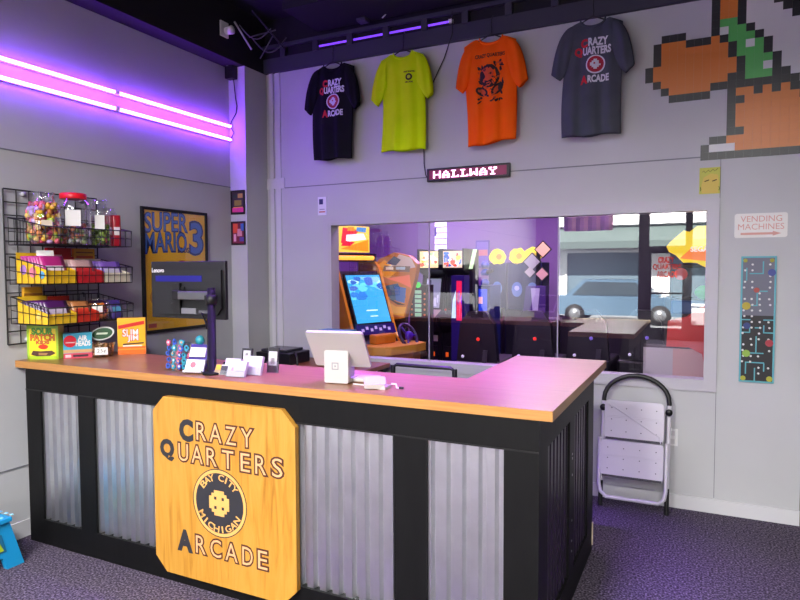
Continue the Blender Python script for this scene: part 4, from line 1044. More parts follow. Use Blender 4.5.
# leaning card stand
t = thing('card_stand', 'violet leaning stand with two white cards beside the monitor pole', 'card stand', (-2.325, 2.43, CT))
Fk = Frame((-2.345, 2.405, CT), (0.97, 0.22, 0), (-0.08, 0.38, 0.92))
m = MB(); m.rect(Fk, -0.05, 0.055, 0.0, 0.155, -0.006, 0.0, mat('3a2c7c', 0.35)); m.build('back_board', t, bevel=0.002)
m = MB(); m.rect(Fk, -0.05, 0.055, 0.008, 0.07, 0.0, 0.012, mat('e0dee6', 0.5)); m.rect(Fk, -0.042, 0.047, 0.086, 0.135, 0.0, 0.010, mat('e4e2e2', 0.5)); m.build('card', t)
m = MB(); m.disc(Fk, -0.008, 0.042, 0.016, 0.012, 0.0125, mat('b06a7c', 0.5), 14)
for i in range(4): m.rect(Fk, -0.03, 0.035, 0.095+0.009*i, 0.099+0.009*i, 0.010, 0.0105, mat('a8a8a0', 0.5))
m.rect(Fk, -0.046, 0.05, 0.008, 0.014, 0.012, 0.0128, mat('4a4a58', 0.5)); m.build('card_print', t)
m = MB(); m.rect(Fk, -0.05, 0.055, -0.001, 0.008, -0.006, 0.03, mat('c8c8d4', 0.3)); m.build('lip', t)
# white cards and holders right of the pole
def tilted(x, y, yaw, back): a = math.radians(yaw); b = math.radians(back); return Frame((x, y, CT), (math.cos(a), math.sin(a), 0), (-math.sin(a)*math.sin(b), math.cos(a)*math.sin(b), math.cos(b)))
def card_holder(F, w_, h, label, prints, c='cfcdd0', name='card_holder', n=0.02):
    t = thing(name, label, 'card holder', F.O)
    m = MB(); m.rect(F, -w_/2, w_/2, 0.004, h, -n, 0.0, mat(c, 0.5)); m.build('card_stack', t)
    m = MB(); m.rect(F, -w_/2-0.004, w_/2+0.004, 0.0, h*0.45, 0.001, 0.003, CLEAR); m.rect(F, -w_/2-0.004, w_/2+0.004, 0.0, 0.004, -n-0.004, 0.003, CLEAR); m.build('clear_front', t)
    m = MB()
    for a, b, c_, d, hx in prints: m.rect(F, a*w_-w_/2, b*w_-w_/2, c_*h, d*h, 0.0, 0.0007, mat(hx, 0.5))
    m.build('card_print', t)
card_holder(tilted(-2.185, 2.42, 8, 25), 0.085, 0.055, 'low card holder with yellow and black card beside the monitor pole', ((0, 0.45, 0, 1, 'c8a058'), (0.45, 1, 0.1, 0.9, '34343c'), (0.12, 0.4, 0.5, 0.95, 'd8c040')))
card_holder(tilted(-2.185, 2.50, 8, 20), 0.09, 0.075, 'white card stack behind the yellow and black card', ())
card_holder(tilted(-2.075, 2.40, 8, 25), 0.10, 0.085, 'white card stack with pink mark at the front of the group', ((0.2, 0.34, 0.4, 0.6, 'c08090'), (0.5, 0.9, 0.5, 0.55, 'a8a8b0'), (0.5, 0.9, 0.35, 0.4, 'a8a8b0')))
card_holder(tilted(-2.035, 2.475, 8, 20), 0.10, 0.10, 'taller white card stack at right behind the pink marked one', ((0.2, 0.8, 0.8, 0.84, 'b0b0b8'), (0.2, 0.8, 0.65, 0.69, 'b0b0b8')))
card_holder(tilted(-2.17, 2.60, 8, 8), 0.06, 0.115, 'small black edged sign card standing behind the white cards', ((0.15, 0.85, 0.2, 0.9, 'd8d8dc'), (0.35, 0.65, 0.3, 0.8, '9a9aa0')), '28282e', 'sign_card', 0.012)
card_holder(tilted(-1.985, 2.58, 8, 8), 0.06, 0.13, 'small black topped sign card at the right end of the cards', ((0.1, 0.9, 0.3, 0.85, 'd0d0d8'), (0.3, 0.7, 0.35, 0.6, '98989f')), '26262c', 'sign_card', 0.012)
t = thing('flat_box', 'low black box lying behind the white card stacks', 'box', (-2.22, 2.585, CT)); m = MB(); m.box(-2.28, -2.21, 2.55, 2.62, CT, CT+0.045, BLACK); m.build('case', t, bevel=0.004)

# white point of sale tablet
t = thing('sales_tablet', 'white till tablet on a block stand facing away at the middle of counter', 'tablet', (-1.52, 2.50, CT))
PW = mat('b9b5b3', 0.4); yaw = math.radians(10)
Fs = Frame((-1.525, 2.455, CT), (math.cos(yaw), math.sin(yaw), 0), (0, 0, 1))
m = MB(); m.prism(Fs, rrect(-0.056, 0.062, 0.004, 0.155, 0.008), -0.035, 0.0, PW); stb = m.build('stand_back', t, bevel=0.004)
m = MB(); m.rect(Fs, -0.068, 0.062, 0.003, 0.022, -0.16, -0.035, PW); m.rect(Fs, 0.062, 0.165, 0.003, 0.02, -0.17, -0.06, PW); m.rect(Fs, -0.05, 0.05, 0.022, 0.12, -0.12, -0.035, PW); m.build('base', t, bevel=0.004)
m = MB(); m.frame_rect(Fs, -0.019, 0.015, 0.066, 0.1, 0.005, 0.0, 0.001, mat('8a8a90', 0.4)); m.rect(Fs, -0.006, 0.002, 0.079, 0.087, 0.0, 0.001, mat('8a8a90', 0.4)); m.build('logo', stb)
Fq = Frame(Fs.p(0.0, 0.145, -0.03), Fs.U, Fs.V*0.80+Fs.N*0.60)
m = MB(); m.prism(Fq, rrect(-0.125, 0.152, -0.08, 0.135, 0.012), 0.0, 0.014, PW); tbc = m.build('tablet_case', t, bevel=0.004)
m = MB(); m.rect(Fq, -0.112, 0.138, -0.068, 0.12, -0.0015, 0.0, mat('0c0c10', 0.15)); m.build('screen', tbc)
# card reader
t = thing('card_reader', 'small white square card reader beside the till tablet', 'card reader', (-1.285, 2.45, CT))
Fr = Frame((-1.295, 2.41, CT), (math.cos(0.5), math.sin(0.5), 0), (-math.sin(0.5)*0.97, math.cos(0.5)*0.97, 0.24))
m = MB(); m.prism(Fr, rrect(-0.048, 0.048, 0.0, 0.085, 0.012), 0.004, 0.026, PW); m.build('reader_body', t, bevel=0.004)
m = MB(); m.box(-1.32, -1.25, 2.42, 2.48, CT, CT+0.014, PW); m.build('dock', t)
m = MB(); m.tube([(-1.245, 2.47, CT+0.02), (-1.225, 2.48, CT+0.018), (-1.215, 2.465, CT+0.006), (-1.20, 2.46, CT+0.006)], 0.004, WHITE, 6); m.tube([(-1.20, 2.46, CT+0.007), (-1.18, 2.462, CT+0.007)], 0.006, BLACK, 6); m.tube([(-1.33, 2.44, CT+0.006), (-1.38, 2.46, CT+0.005), (-1.44, 2.47, CT+0.005)], 0.003, WHITE, 5); m.build('cable', t)

# ================================================================ behind the counter
t = thing('chair', 'black tube framed chair behind the counter, only its top rail showing', 'chair', (-1.41, 3.1, 0))
m = MB(); hz = 1.052
m.tube([(-1.60, 3.2, 0.66), (-1.605, 3.205, 0.9), (-1.60, 3.21, hz-0.012), (-1.58, 3.21, hz), (-1.41, 3.225, hz-0.004), (-1.25, 3.21, hz), (-1.23, 3.21, hz-0.012), (-1.225, 3.205, 0.9), (-1.23, 3.2, 0.66)], 0.011, BLACKM, 8); m.build('back_frame', t)
for x in (-1.605, -1.225):
    m = MB(); m.tube([(x, 3.209, 0.985), (x, 3.211, hz-0.004)], 0.015, BLACK, 8); m.build('rubber_grip', t)
m = MB(); m.box(-1.585, -1.245, 3.19, 3.215, 0.80, 0.93, BLACK); m.build('backrest', t, bevel=0.008)
m = MB(); m.box(-1.62, -1.21, 2.90, 3.22, 0.62, 0.67, BLACK); m.build('seat', t, bevel=0.02)
for x in (-1.6, -1.23):
    for y in (2.93, 3.19):
        m = MB(); m.tube([(x, y, 0.62), (x+(0.03 if x > -1.4 else -0.03), y+(0.04 if y > 3 else -0.02), 0.0)], 0.011, BLACKM, 8); m.build('leg', t)
# back desk under the wall
t = thing('back_desk', 'red brown desk top against the back wall behind the counter', 'desk', (-2.8, 4.2, 0))
m = MB(); m.box(-3.40, -2.25, 3.86, 4.45, 0.815, 0.85, DESKWOOD); m.build('desk_top', t, bevel=0.004)
for x in (-3.36, -2.33):
    for y in (3.9, 4.38):
        m = MB(); m.box(x, x+0.05, y, y+0.05, 0, 0.815, BLACK); m.build('leg', t)
t = thing('receipt_box', 'low black box with grey lid on the red brown desk in the corner', 'box', (-3.05, 4.1, 0.85))
m = MB(); m.box(-3.22, -2.89, 3.98, 4.26, 0.852, 0.945, mat('16161c', 0.35)); m.build('case', t, bevel=0.008)
m = MB(); m.box(-3.20, -2.95, 4.02, 4.25, 0.945, 0.965, mat('34343c', 0.25)); m.build('lid', t, bevel=0.006)
m = MB(); m.tube([(-2.89, 4.0, 0.93), (-2.85, 3.99, 0.955), (-2.82, 3.98, 0.92), (-2.81, 3.97, 0.856)], 0.008, BLACK, 6); m.build('cable', t)
t = thing('desk_organiser', 'small teal and dark box on the back desk behind the till tablet', 'box', (-2.62, 4.3, 0.85))
m = MB(); m.box(-2.80, -2.50, 4.22, 4.38, 0.85, 1.06, mat('2c2a34', 0.5)); m.build('case', t, bevel=0.004)
m = MB(); m.box(-2.79, -2.51, 4.23, 4.37, 1.06, 1.115, mat('2a7c90', 0.4)); m.build('teal_top', t, bevel=0.004)

# ================================================================ folded step ladder against the back wall
t = thing('step_ladder', 'folded white two step ladder with black hoop handle leaning on the back wall', 'step ladder', (-0.395, 4.34, 0))
def lp(u, v, n=0.0): # leaning plane: foot at y 4.33, top near the wall
    return Vector((u, 4.325+0.115*v/0.88-n, v))
FLd = Frame(lp(0, 0), (1, 0, 0), (0, 0.115, 0.88))
LW = mat('cfcbd6', 0.35)
m = MB()
arc = [lp(-0.597, 0.70)] + [lp(-0.392-0.205*math.cos(PI*i/14), 0.715+0.165*math.sin(PI*i/14)) for i in range(15)] + [lp(-0.187, 0.70)]
m.tube(arc, 0.015, BLACK, 10); m.build('hoop_handle', t)
for x in (-0.597, -0.187):
    m = MB(); m.tube([lp(x, 0.70), lp(x-0.002, 0.17)], 0.0125, LW, 10); m.build('side_rail', t)
    m = MB(); m.lathe([(0.0, 0), (0.022, 0), (0.022, 0.012), (0.0, 0.012)], lp(x, 0.66, 0.022), BLACK, 12, 'y'); m.build('hinge', t)
m = MB(); m.tube([lp(-0.612, 0.46, 0.03), lp(-0.612, 0.16, 0.03), lp(-0.60, 0.105, 0.03), lp(-0.565, 0.075, 0.03), lp(-0.24, 0.075, 0.03), lp(-0.205, 0.105, 0.03), lp(-0.196, 0.16, 0.03), lp(-0.196, 0.46, 0.03)], 0.0125, LW, 10); m.build('lower_frame', t)
def step(v0, v1, u0, u1, n, nm):
    m = MB(); m.prism(FLd, rrect(u0, u1, v0, v1, 0.025), n, n+0.02, LW)
    for i in range(4):
        for j in range(3): m.disc(FLd, u0+0.045+(u1-u0-0.09)*i/3, v0+0.05+(v1-v0-0.1)*j/2, 0.004, n+0.02, n+0.0206, mat('5a5866', 0.6), 8)
    for q in (0.42, 0.46): m.rect(FLd, u0+0.012, u1-0.012, v0+(v1-v0)*q+0.03, v0+(v1-v0)*q+0.034, n+0.02, n+0.0225, LW)
    m.rect(FLd, u0+0.01, u1-0.01, v0-0.006, v0+0.008, n-0.004, n+0.022, mat('3a3842', 0.5))
    m.build(nm, t, bevel=0.004)
step(0.462, 0.715, -0.585, -0.215, 0.02, 'step'); step(0.215, 0.452, -0.602, -0.212, 0.035, 'step')
for x in (-0.603, -0.190):
    m = MB(); m.tube([lp(x, 0.17), lp(x, 0.003)], 0.0145, BLACK, 8); m.build('rubber_foot', t)
m = MB(); m.tube([lp(-0.56, 0.69, 0.05), lp(-0.24, 0.50, 0.05), lp(-0.23, 0.46, 0.06)], 0.003, LW, 5); m.build('cord', t)

# blue folding stool by the left wall
t = thing('folding_stool', 'small bright blue plastic step stool cut off at the left edge', 'stool', (-3.42, 1.885, 0))
SB = mat('1896d0', 0.4)
for x in (-3.345, -3.56):
    Fz = Frame((x, 1.885, 0), (0, 1, 0), (0, 0, 1)); m = MB()
    m.prism(Fz, [(-0.235, 0), (-0.14, 0), (-0.12, 0.07), (0.12, 0.07), (0.14, 0), (0.235, 0), (0.16, 0.26), (-0.16, 0.26)], -0.014, 0.014, SB); m.build('side_leg', t, bevel=0.004)
    m = MB(); m.prism(Fz, [(-0.14, 0.10), (0.14, 0.10), (0.115, 0.2), (-0.115, 0.2)], 0.0145, 0.017, mat('1a6a90', 0.5)); m.prism(Fz, [(-0.11, 0.11), (0.125, 0.11), (0.10, 0.165), (-0.10, 0.165)], 0.0172, 0.019, mat('a8c020', 0.5)); m.build('green_inset', t)
m = MB(); m.box(-3.60, -3.31, 1.885-0.165, 1.885+0.165, 0.26, 0.285, SB)
for i in range(6):
    for j in range(6): m.lathe([(0.011, 0.0), (0.009, 0.004), (0.0, 0.004)], (-3.575+0.047*i, 1.795+0.054*j, 0.285), mat('8ac8e0', 0.4), 8)
m.build('top', t, bevel=0.006)

# ================================================================ the arcade room beyond the glass
AX0, AX1, AY1, AZ = -6.3, 3.2, 11.0, 3.25
AY0 = YB+WT
AW = mat('85718f', 0.6); AD = mat('1c1428', 0.7)
m = MB(); m.box(AX0, AX1, AY0-0.04, AY1, -0.1, 0, mat('15121c', 0.6)); struct(m, 'floor_arcade')
m = MB(); m.box(AX0-0.1, AX0, AY0-0.1, AY1, 0, AZ+0.1, AW); struct(m, 'wall_arcade_left')
m = MB(); m.box(AX1, AX1+0.1, AY0, AY1, 0, AZ+0.1, AD); struct(m, 'wall_arcade_right')
m = MB(); m.box(AX0-0.1, -2.25, AY1, AY1+0.1, 0, AZ+0.1, AW); m.box(-2.25, AX1+0.1, AY1, AY1+0.1, 0, AZ+0.1, mat('140f1c', 0.7)); struct(m, 'wall_arcade_back')  # right stretch near black: the room's dark end is put into the colour
m = MB(); m.box(AX0-0.1, XL, AY0-0.1, AY0, 0, AZ+0.1, AD); struct(m, 'wall_arcade_front')
m = MB(); m.box(AX0-0.1, AX1+0.1, AY0, AY1+0.1, AZ+0.0, AZ+0.1, mat('1a1524', 0.8)); m.box(AX0-0.1, XL-0.15, AY0-0.1, AY0, AZ, AZ+0.1, AD); struct(m, 'ceiling_arcade')
m = MB(); m.box(-4.05, -3.85, 9.0, 9.2, 0, AZ, mat('8f88a2', 0.6)); struct(m, 'wall_pillar_arcade')

def side_prism(m, prof, x0, x1, mt):   # profile in (y, z), local
    m.prism(Frame((0, 0, 0), (0, -1, 0), (0, 0, 1)), [(-y, z) for y, z in prof], x0, x1, mt)
def patches(m, F, u0, u1, v0, v1, n, cols, seed, k=14, glow=1.4):
    rnd = random.Random(seed)
    for i in range(k):
        a = rnd.uniform(u0, u1); b = rnd.uniform(v0, v1); w_ = (u1-u0)*rnd.uniform(0.06, 0.2); h = (v1-v0)*rnd.uniform(0.08, 0.26)
        c = rnd.choice(cols); pts = []
        for q in range(7):
            t = 2*PI*q/7; r = rnd.uniform(0.6, 1.2)
            pts.append((min(u1, max(u0, a+w_*r*math.cos(t))), min(v1, max(v0, b+h*r*math.sin(t)))))
        m.prism(F, pts, n, n+0.0006+0.00008*i, mat(c, 0.4, emit=glow) if glow else mat(c, 0.4))
def cabinet(x, y, rz, label, body, marq, screen, w=0.62, H=1.85, group='upright arcade machines', side=None, graphic=None, seed=1, mglow=1.6, sglow=0.8, panel='2a2a30'):
    t = thing('arcade_cabinet', label, 'arcade machine', (x, y, 0), math.radians(rz), group)
    s = H/1.85; hw = w/2; bm_ = mat(body, 0.35)
    prof = [(0.12, 0), (0.12, 0.74), (0.0, 0.84), (0.0, 0.95), (0.22, 1.03), (0.32, 1.50), (0.12, 1.57), (0.12, 1.85), (0.72, 1.85), (0.72, 0)]
    prof = [(a-0.35, b*s) for a, b in prof]
    for sd in (-1, 1):
        m = MB(); side_prism(m, prof, sd*hw-0.012, sd*hw+0.012, mat(side or body, 0.35)); m.build('side_panel', t, local=True)
    m = MB(); q = [(a+0.02, b) for a, b in prof[:2]] + [(-0.31, 0.84*s), (-0.31, 0.93*s), (-0.10, 1.02*s), (0.0, 1.49*s), (-0.2, 1.58*s), (-0.2, 1.83*s), (0.35, 1.83*s), (0.35, 0)]
    side_prism(m, q, -hw+0.012, hw-0.012, bm_); m.build('body', t, local=True)
    Fm = Frame((0, -0.202, 0), (1, 0, 0), (0, 0, 1))
    m = MB(); m.rect(Fm, -hw+0.02, hw-0.02, 1.60*s, 1.82*s, 0, 0.008, mat(marq[0], 0.3, emit=mglow)); patches(m, Fm, -hw+0.03, hw-0.03, 1.615*s, 1.805*s, 0.008, marq[1:], seed, 20, mglow); m.build('marquee', t, local=True)
    Fs_ = Frame((0, -0.108, 1.03*s), (1, 0, 0), (0, 0.2, 0.98))
    m = MB(); m.rect(Fs_, -hw+0.05, hw-0.05, 0.03, 0.43*s, 0.0, 0.01, mat(screen[0], 0.2, emit=sglow)); 
    if len(screen) > 1: patches(m, Fs_, -hw+0.06, hw-0.06, 0.05, 0.41*s, 0.01, screen[1:], seed+5, 12, sglow)
    m.build('screen', t, local=True)
    Fp = Frame((0, -0.33, 0.945*s), (1, 0, 0), (0, 0.935, 0.355))
    m = MB(); m.rect(Fp, -hw+0.012, hw-0.012, 0, 0.23, 0.0, 0.012, mat(panel, 0.4)); m.build('control_panel', t, local=True)
    for sx in ((-0.14, 0.12) if w > 0.5 else (-0.03,)):
        m = MB(); p = Fp.p(sx-0.05, 0.1, 0.012); m.tube([p, p+Fp.N*0.05], 0.006, mat('909090', 0.3, 0.8), 8); m.ball(p+Fp.N*0.06, 0.017, 0.017, 0.017, mat('c02020', 0.3)); m.build('joystick', t, local=True)
        m = MB()
        for i in range(3): m.disc(Fp, sx+0.03+0.035*i, 0.1+0.012*(i % 2), 0.012, 0.012, 0.02, mat(('d0c030', 'c03030', '3060c0')[i], 0.3), 10)
        m.build('button', t, local=True)
    Fd = Frame((0, -0.212, 0), (1, 0, 0), (0, 0, 1))
    m = MB(); m.rect(Fd, -min(0.16, hw-0.03), min(0.16, hw-0.03), 0.22*s, 0.56*s, 0.0, 0.012, mat('303036', 0.3, 0.6))
    for sx in (-0.07, 0.07): m.rect(Fd, sx-0.02, sx+0.02, 0.42*s, 0.48*s, 0.012, 0.016, mat('d05018', 0.3, emit=0.8))
    m.build('coin_door', t, local=True)
    if graphic:
        m = MB(); graphic(m, Fd, hw, s); m.build('front_graphic', t, local=True)
    return t
# two uprights with bright marquees facing the window
def white_patch(m, F, hw, s):
    m.rect(F, -0.12, 0.13, 0.62*s, 0.70*s, 0.0, 0.004, mat('b8b0a0', 0.5)); m.rect(F, -0.05, 0.06, 0.60*s, 0.70*s, 0.004, 0.007, mat('e0e0e8', 0.5)); m.rect(F, -0.02, 0.03, 0.63*s, 0.68*s, 0.007, 0.009, BLACK)
cabinet(-3.345, 8.0, 0, 'upright arcade machine with pale yellow glowing marquee, left of the matching pair', '141318', ('e8dc98', 'f0f0c0', 'e8c830', 'd85828', 'a8c890', 'e8e8e0'), ('9aa4b0', 'c8d0d8', '505868'), 0.31, 1.87, graphic=white_patch, seed=4, mglow=1.0, panel='b4a488', sglow=0.5)
cabinet(-3.005, 8.0, 0, 'upright arcade machine with red, yellow and blue marquee, right of the matching pair', '100f14', ('d8c8a0', 'e84828', '3a78d0', 'f0d048', 'e8e8e8', '2858a8'), ('20242c', '384048'), 0.31, 1.87, seed=9, mglow=1.0, sglow=0.3, side='101014')
t = thing('lit_side_sign', 'slim tilted green white glowing strip beside the red and blue marquee', 'sign', (-2.80, 8.1, 1.0))
m = MB(); m.prism(Frame((0, 7.98, 0), (1, 0, 0), (0, 0, 1)), [(-2.835, 1.60), (-2.79, 1.60), (-2.73, 1.86), (-2.775, 1.86)], 0, 0.03, mat('c8e8b0', 0.3, emit=1.0)); m.build('lit_strip', t)
m = MB(); m.box(-2.835, -2.79, 7.98, 8.06, 0, 1.6, mat('1a1a20', 0.4)); m.build('post', t)
t = thing('prize_tower', 'slim machine glowing purple and red beside the pair of uprights', 'arcade machine', (-2.78, 7.5, 0))
m = MB(); m.box(-2.87, -2.70, 7.4, 7.6, 0, 1.52, mat('2a1a6a', 0.3)); m.build('body', t)
Fg = back_frame(7.4); m = MB(); m.rect(Fg, -2.80, -2.73, 0.95, 1.45, 0, 0.006, mat('c01840', 0.3, emit=1.2)); patches(m, Fg, -2.80, -2.73, 0.95, 1.45, 0.006, ('6a18c8', 'e85878', '801060'), 3, 8, 1.0); m.build('lit_front', t)
m = MB(); m.prism(Fg, [(-2.865, 0.98), (-2.81, 0.98), (-2.81, 1.33), (-2.85, 1.2)], 0, 0.006, mat('b8d8e0', 0.3, emit=0.8)); m.build('lit_corner', t)
# framed notice on the far wall
t = thing('wall_poster', 'purple framed poster with an orange panel on the far arcade wall', 'poster', (-3.65, 10.98, 1.6))
Fa = back_frame(AY1); m = MB(); m.rect(Fa, -3.78, -3.52, 1.62, 2.12, 0, 0.02, mat('5a4a8a', 0.5)); m.rect(Fa, -3.76, -3.54, 1.65, 2.09, 0.02, 0.024, mat('7a6aa8', 0.5)); m.build('frame', t)
m = MB(); m.rect(Fa, -3.75, -3.55, 1.84, 1.95, 0.024, 0.028, mat('d89070', 0.5)); m.build('orange_panel', t)
# bright notice board high on the far wall
t = thing('bright_notice', 'bright white ruled notice hanging above the pair of uprights', 'notice', (-4.45, 10.98, 1.9))
m = MB(); m.rect(Fa, -4.72, -4.36, 1.95, 2.52, 0, 0.015, mat('e8f0ff', 0.4, emit=1.0)); 
for v in (2.05, 2.16, 2.27, 2.38): m.rect(Fa, -4.72, -4.36, v, v+0.02, 0.015, 0.018, mat('98a8c0', 0.5))
m.build('sheet', t)
m = MB(); m.rect(Fa, -4.70, -4.56, 2.22, 2.38, 0.018, 0.024, mat('502a90', 0.5)); m.build('purple_tag', t)
# blue machine
t = thing('arcade_cabinet', 'dark blue arcade machine with lit blue front right of the slim tower', 'arcade machine', (-3.02, 9.0, 0))
m = MB(); m.box(-3.13, -2.86, 8.95, 9.5, 0, 1.35, mat('16206a', 0.3)); m.build('body', t)
Fe = back_frame(8.95); m = MB(); m.rect(Fe, -3.10, -2.90, 0.95, 1.30, 0, 0.006, mat('2038b8', 0.3, emit=0.9)); m.rect(Fe, -3.04, -2.97, 1.08, 1.18, 0.006, 0.009, mat('d8a0a8', 0.3, emit=0.8)); m.build('lit_front', t)
for z in (1.35, 1.5, 1.62):
    m = MB(); m.lathe([(0.0, 0.0), (0.06, 0.0), (0.07, 0.05), (0.03, 0.10), (0.0, 0.10)], (-3.0, 9.15, z), mat('2438a0', 0.3), 12); m.build('topper', t)
m = MB(); m.tube([(-2.95, 9.1, 1.55), (-2.85, 9.08, 1.58)], 0.03, mat('18181e', 0.4), 8); m.build('side_horn', t)
# three dark machines with yellow glowing toppers, solid stand-ins for reflections in the glass
YG = ('e8e020', 'f0f048', 'c8b018')
for i, (x, y, nm) in enumerate(((-3.10, 10.1, 'leftmost'), (-2.68, 9.8, 'middle'), (-2.36, 9.5, 'rightmost'))):
    t = thing('arcade_cabinet', 'dark blue machine with round yellow glowing topper, %s of three in the row' % nm, 'arcade machine', (x, y, 0), group='yellow topped machines')
    m = MB(); m.box(x-0.15, x+0.15, y, y+0.5, 0, 1.70, mat('1c1a4c', 0.3)); m.build('body', t, bevel=0.01)
    Fe = back_frame(y); m = MB(); rnd = random.Random(i)
    k = 16; m.prism(back_frame(y+0.05), [(x+(0.115+rnd.uniform(0, 0.035))*math.cos(2*PI*q/k), 1.80+(0.115+rnd.uniform(0, 0.035))*math.sin(2*PI*q/k)) for q in range(k)], 0, 0.05, mat('e0d820', 0.4, emit=0.7))
    m.disc(back_frame(y), x+0.03, 1.80, 0.05, 0.0, 0.002, mat('b8a010', 0.4, emit=0.4), 14); m.build('topper', t)
    m = MB(); m.disc(Fe, x, 1.27, 0.085, 0, 0.008, mat('5878a8', 0.3, emit=0.25), 16, 0.12); m.disc(Fe, x, 1.29, 0.04, 0.008, 0.01, mat('c0d0e8', 0.3, emit=0.25), 12); m.build('lit_emblem', t)
    m = MB(); m.box(x-0.14, x+0.14, y-0.16, y, 0.0, 0.95, mat('12101c', 0.4)); m.build('console', t, bevel=0.01)
# sculpture of diamond panels
t = thing('hanging_panels', 'cluster of small pale diamond shaped panels in a dark frame', 'sign', (-2.15, 9.2, 1.3))
for dx, dz, c, r in ((0.06, 0.20, 'd8a890', 0.11), (-0.10, 0.02, '9a98a0', 0.12), (0.05, -0.16, 'c89898', 0.09), (-0.13, -0.13, 'a8a0a0', 0.08)):
    Fd = back_frame(9.15); m = MB(); u, v = -2.18+dx, 1.68+dz; m.prism(Fd, [(u-r*1.2, v), (u, v-r*1.2), (u+r*1.2, v), (u, v+r*1.2)], -0.02, 0.0, BLACK); m.prism(Fd, [(u-r, v), (u, v-r), (u+r, v), (u, v+r)], 0.0, 0.006, mat(c, 0.5, emit=0.15)); m.build('diamond_panel', t)
m = MB(); m.box(-2.22, -2.17, 9.17, 9.22, 0, 1.9, BLACK); m.build('pole', t)
t = thing('arcade_cabinet', 'dark machine with a slanted pale violet front below the diamond panels', 'arcade machine', (-2.15, 8.9, 0))
m = MB(); m.box(-2.40, -1.85, 8.9, 9.12, 0, 0.85, mat('18141f', 0.4)); m.prism(Frame((0, 8.9, 0), (1, 0, 0), (0, 0, 1)), [(-2.36, 0.85), (-2.02, 0.85), (-2.02, 1.35), (-2.30, 1.35)], -0.2, 0.0, mat('4a3078', 0.4)); m.build('body', t)
m = MB(); m.prism(Frame((0, 8.9, 0), (1, 0, 0), (0, 0, 1)), [(-2.20, 0.98), (-2.13, 0.98), (-2.10, 1.32), (-2.23, 1.32)], 0.0, 0.01, mat('a8a0c0', 0.4, emit=0.3)); m.build('pale_front', t)

# yellow driving machine near the glass
t = thing('driving_machine', 'orange yellow driving machine with tall bright blue screen at the left of the window', 'arcade machine', (-2.86, 5.42, 0), math.radians(70)); t.scale = (0.82, 1, 1)
OY = mat('e8a020', 0.3); OD = mat('a85c14', 0.35)
prof = [(0.0, 0), (0.0, 0.72), (-0.06, 0.86), (0.05, 0.96), (0.30, 1.62), (0.36, 1.68), (0.62, 1.68), (0.66, 0)]
for sd in (-1, 1):
    m = MB(); side_prism(m, prof, sd*0.34-0.02, sd*0.34+0.02, OY); m.build('side_panel', t, local=True)
m = MB(); side_prism(m, [(0.03, 0), (0.03, 0.74), (0.0, 0.87), (0.09, 0.98), (0.32, 1.58), (0.6, 1.58), (0.6, 0)], -0.32, 0.32, mat('241a2c', 0.4)); m.build('body', t, local=True)
Fv = Frame((0, 0.045, 0.955), (1, 0, 0), (0, 0.36, 0.933))
m = MB(); m.rect(Fv, -0.29, 0.29, 0.10, 0.64, 0.0, 0.02, mat('1a1a22', 0.3)); m.rect(Fv, -0.27, 0.27, 0.12, 0.62, 0.02, 0.024, mat('38a0c8', 0.2, emit=0.9)); patches(m, Fv, -0.265, 0.265, 0.36, 0.60, 0.024, ('58c8e8', '2878b8', 'a0e0e8', '3a68a8', '70b8c8', '2060a0'), 12, 26, 0.9); m.rect(Fv, -0.08, 0.10, 0.24, 0.252, 0.024, 0.026, mat('c0e8f0', 0.3, emit=0.9)); m.rect(Fv, -0.04, 0.08, 0.18, 0.19, 0.024, 0.026, mat('c0e8f0', 0.3, emit=0.9)); m.build('screen', t, local=True)
m = MB(); m.rect(Fv, -0.30, 0.30, 0.0, 0.10, 0.0, 0.03, mat('2a1668', 0.3)); 
for i in range(7): m.rect(Fv, -0.24+0.07*i, -0.20+0.07*i, 0.03+0.02*(i % 2), 0.06+0.02*(i % 2), 0.03, 0.032, mat('b8b0d8', 0.3, emit=0.3))
m.build('speaker_panel', t, local=True)
m = MB(); m.prism(Frame((0, 0, 0), (1, 0, 0), (0, 1, 0)), [(-0.36, 0.02), (-0.34, -0.22), (-0.2, -0.34), (0.2, -0.34), (0.46, -0.28), (0.50, -0.1), (0.36, 0.05)], 0.80, 0.875, mat('e0a040', 0.3)); m.prism(Frame((0, 0, 0), (1, 0, 0), (0, 1, 0)), [(-0.34, 0.02), (-0.3, -0.22), (0.2, -0.30), (0.44, -0.22), (0.36, 0.05)], 0.70, 0.80, OD); m.build('dashboard', t, local=True, bevel=0.02)
m = MB(); m.box(-0.17, 0.17, -0.1, 0.0, 0.875, 0.97, mat('c8781c', 0.35)); m.build('steering_column', t, local=True, bevel=0.02)
m = MB(); a0 = Vector((0.28, -0.17, 0.94)); u_, v_ = Vector((1, 0, 0)), Vector((0, 0.5, 0.86))
m.tube([a0+u_*0.13*math.cos(2*PI*i/24)+v_*0.13*math.sin(2*PI*i/24) for i in range(24)], 0.018, mat('2a1a4a', 0.3), 8, True)
for q in (0, 2.1, 4.2): m.tube([a0, a0+u_*0.13*math.cos(q)+v_*0.13*math.sin(q)], 0.014, mat('3a1a8a', 0.3), 6)
m.lathe([(0.0, 0.0), (0.05, 0.0), (0.05, 0.03), (0.0, 0.03)], a0, mat('4a20b0', 0.3), 14, 'y'); m.build('steering_wheel', t, local=True)
Fh = Frame((0, 0.30, 0), (1, 0, 0), (0, 0, 1))
m = MB(); m.box(-0.36, 0.30, 0.31, 0.6, 1.68, 1.76, mat('1c1428', 0.4)); m.build('header_base', t, local=True)
m = MB(); m.tube([(-0.36, 0.27, 1.715), (0.20, 0.27, 1.715)], 0.022, mat('f0a030', 0.3, emit=1.6), 10); m.build('lit_tube', t, local=True)
m = MB(); m.rect(Fh, -0.36, 0.12, 1.77, 2.03, 0.0, 0.05, mat('e8c848', 0.3, emit=0.9))
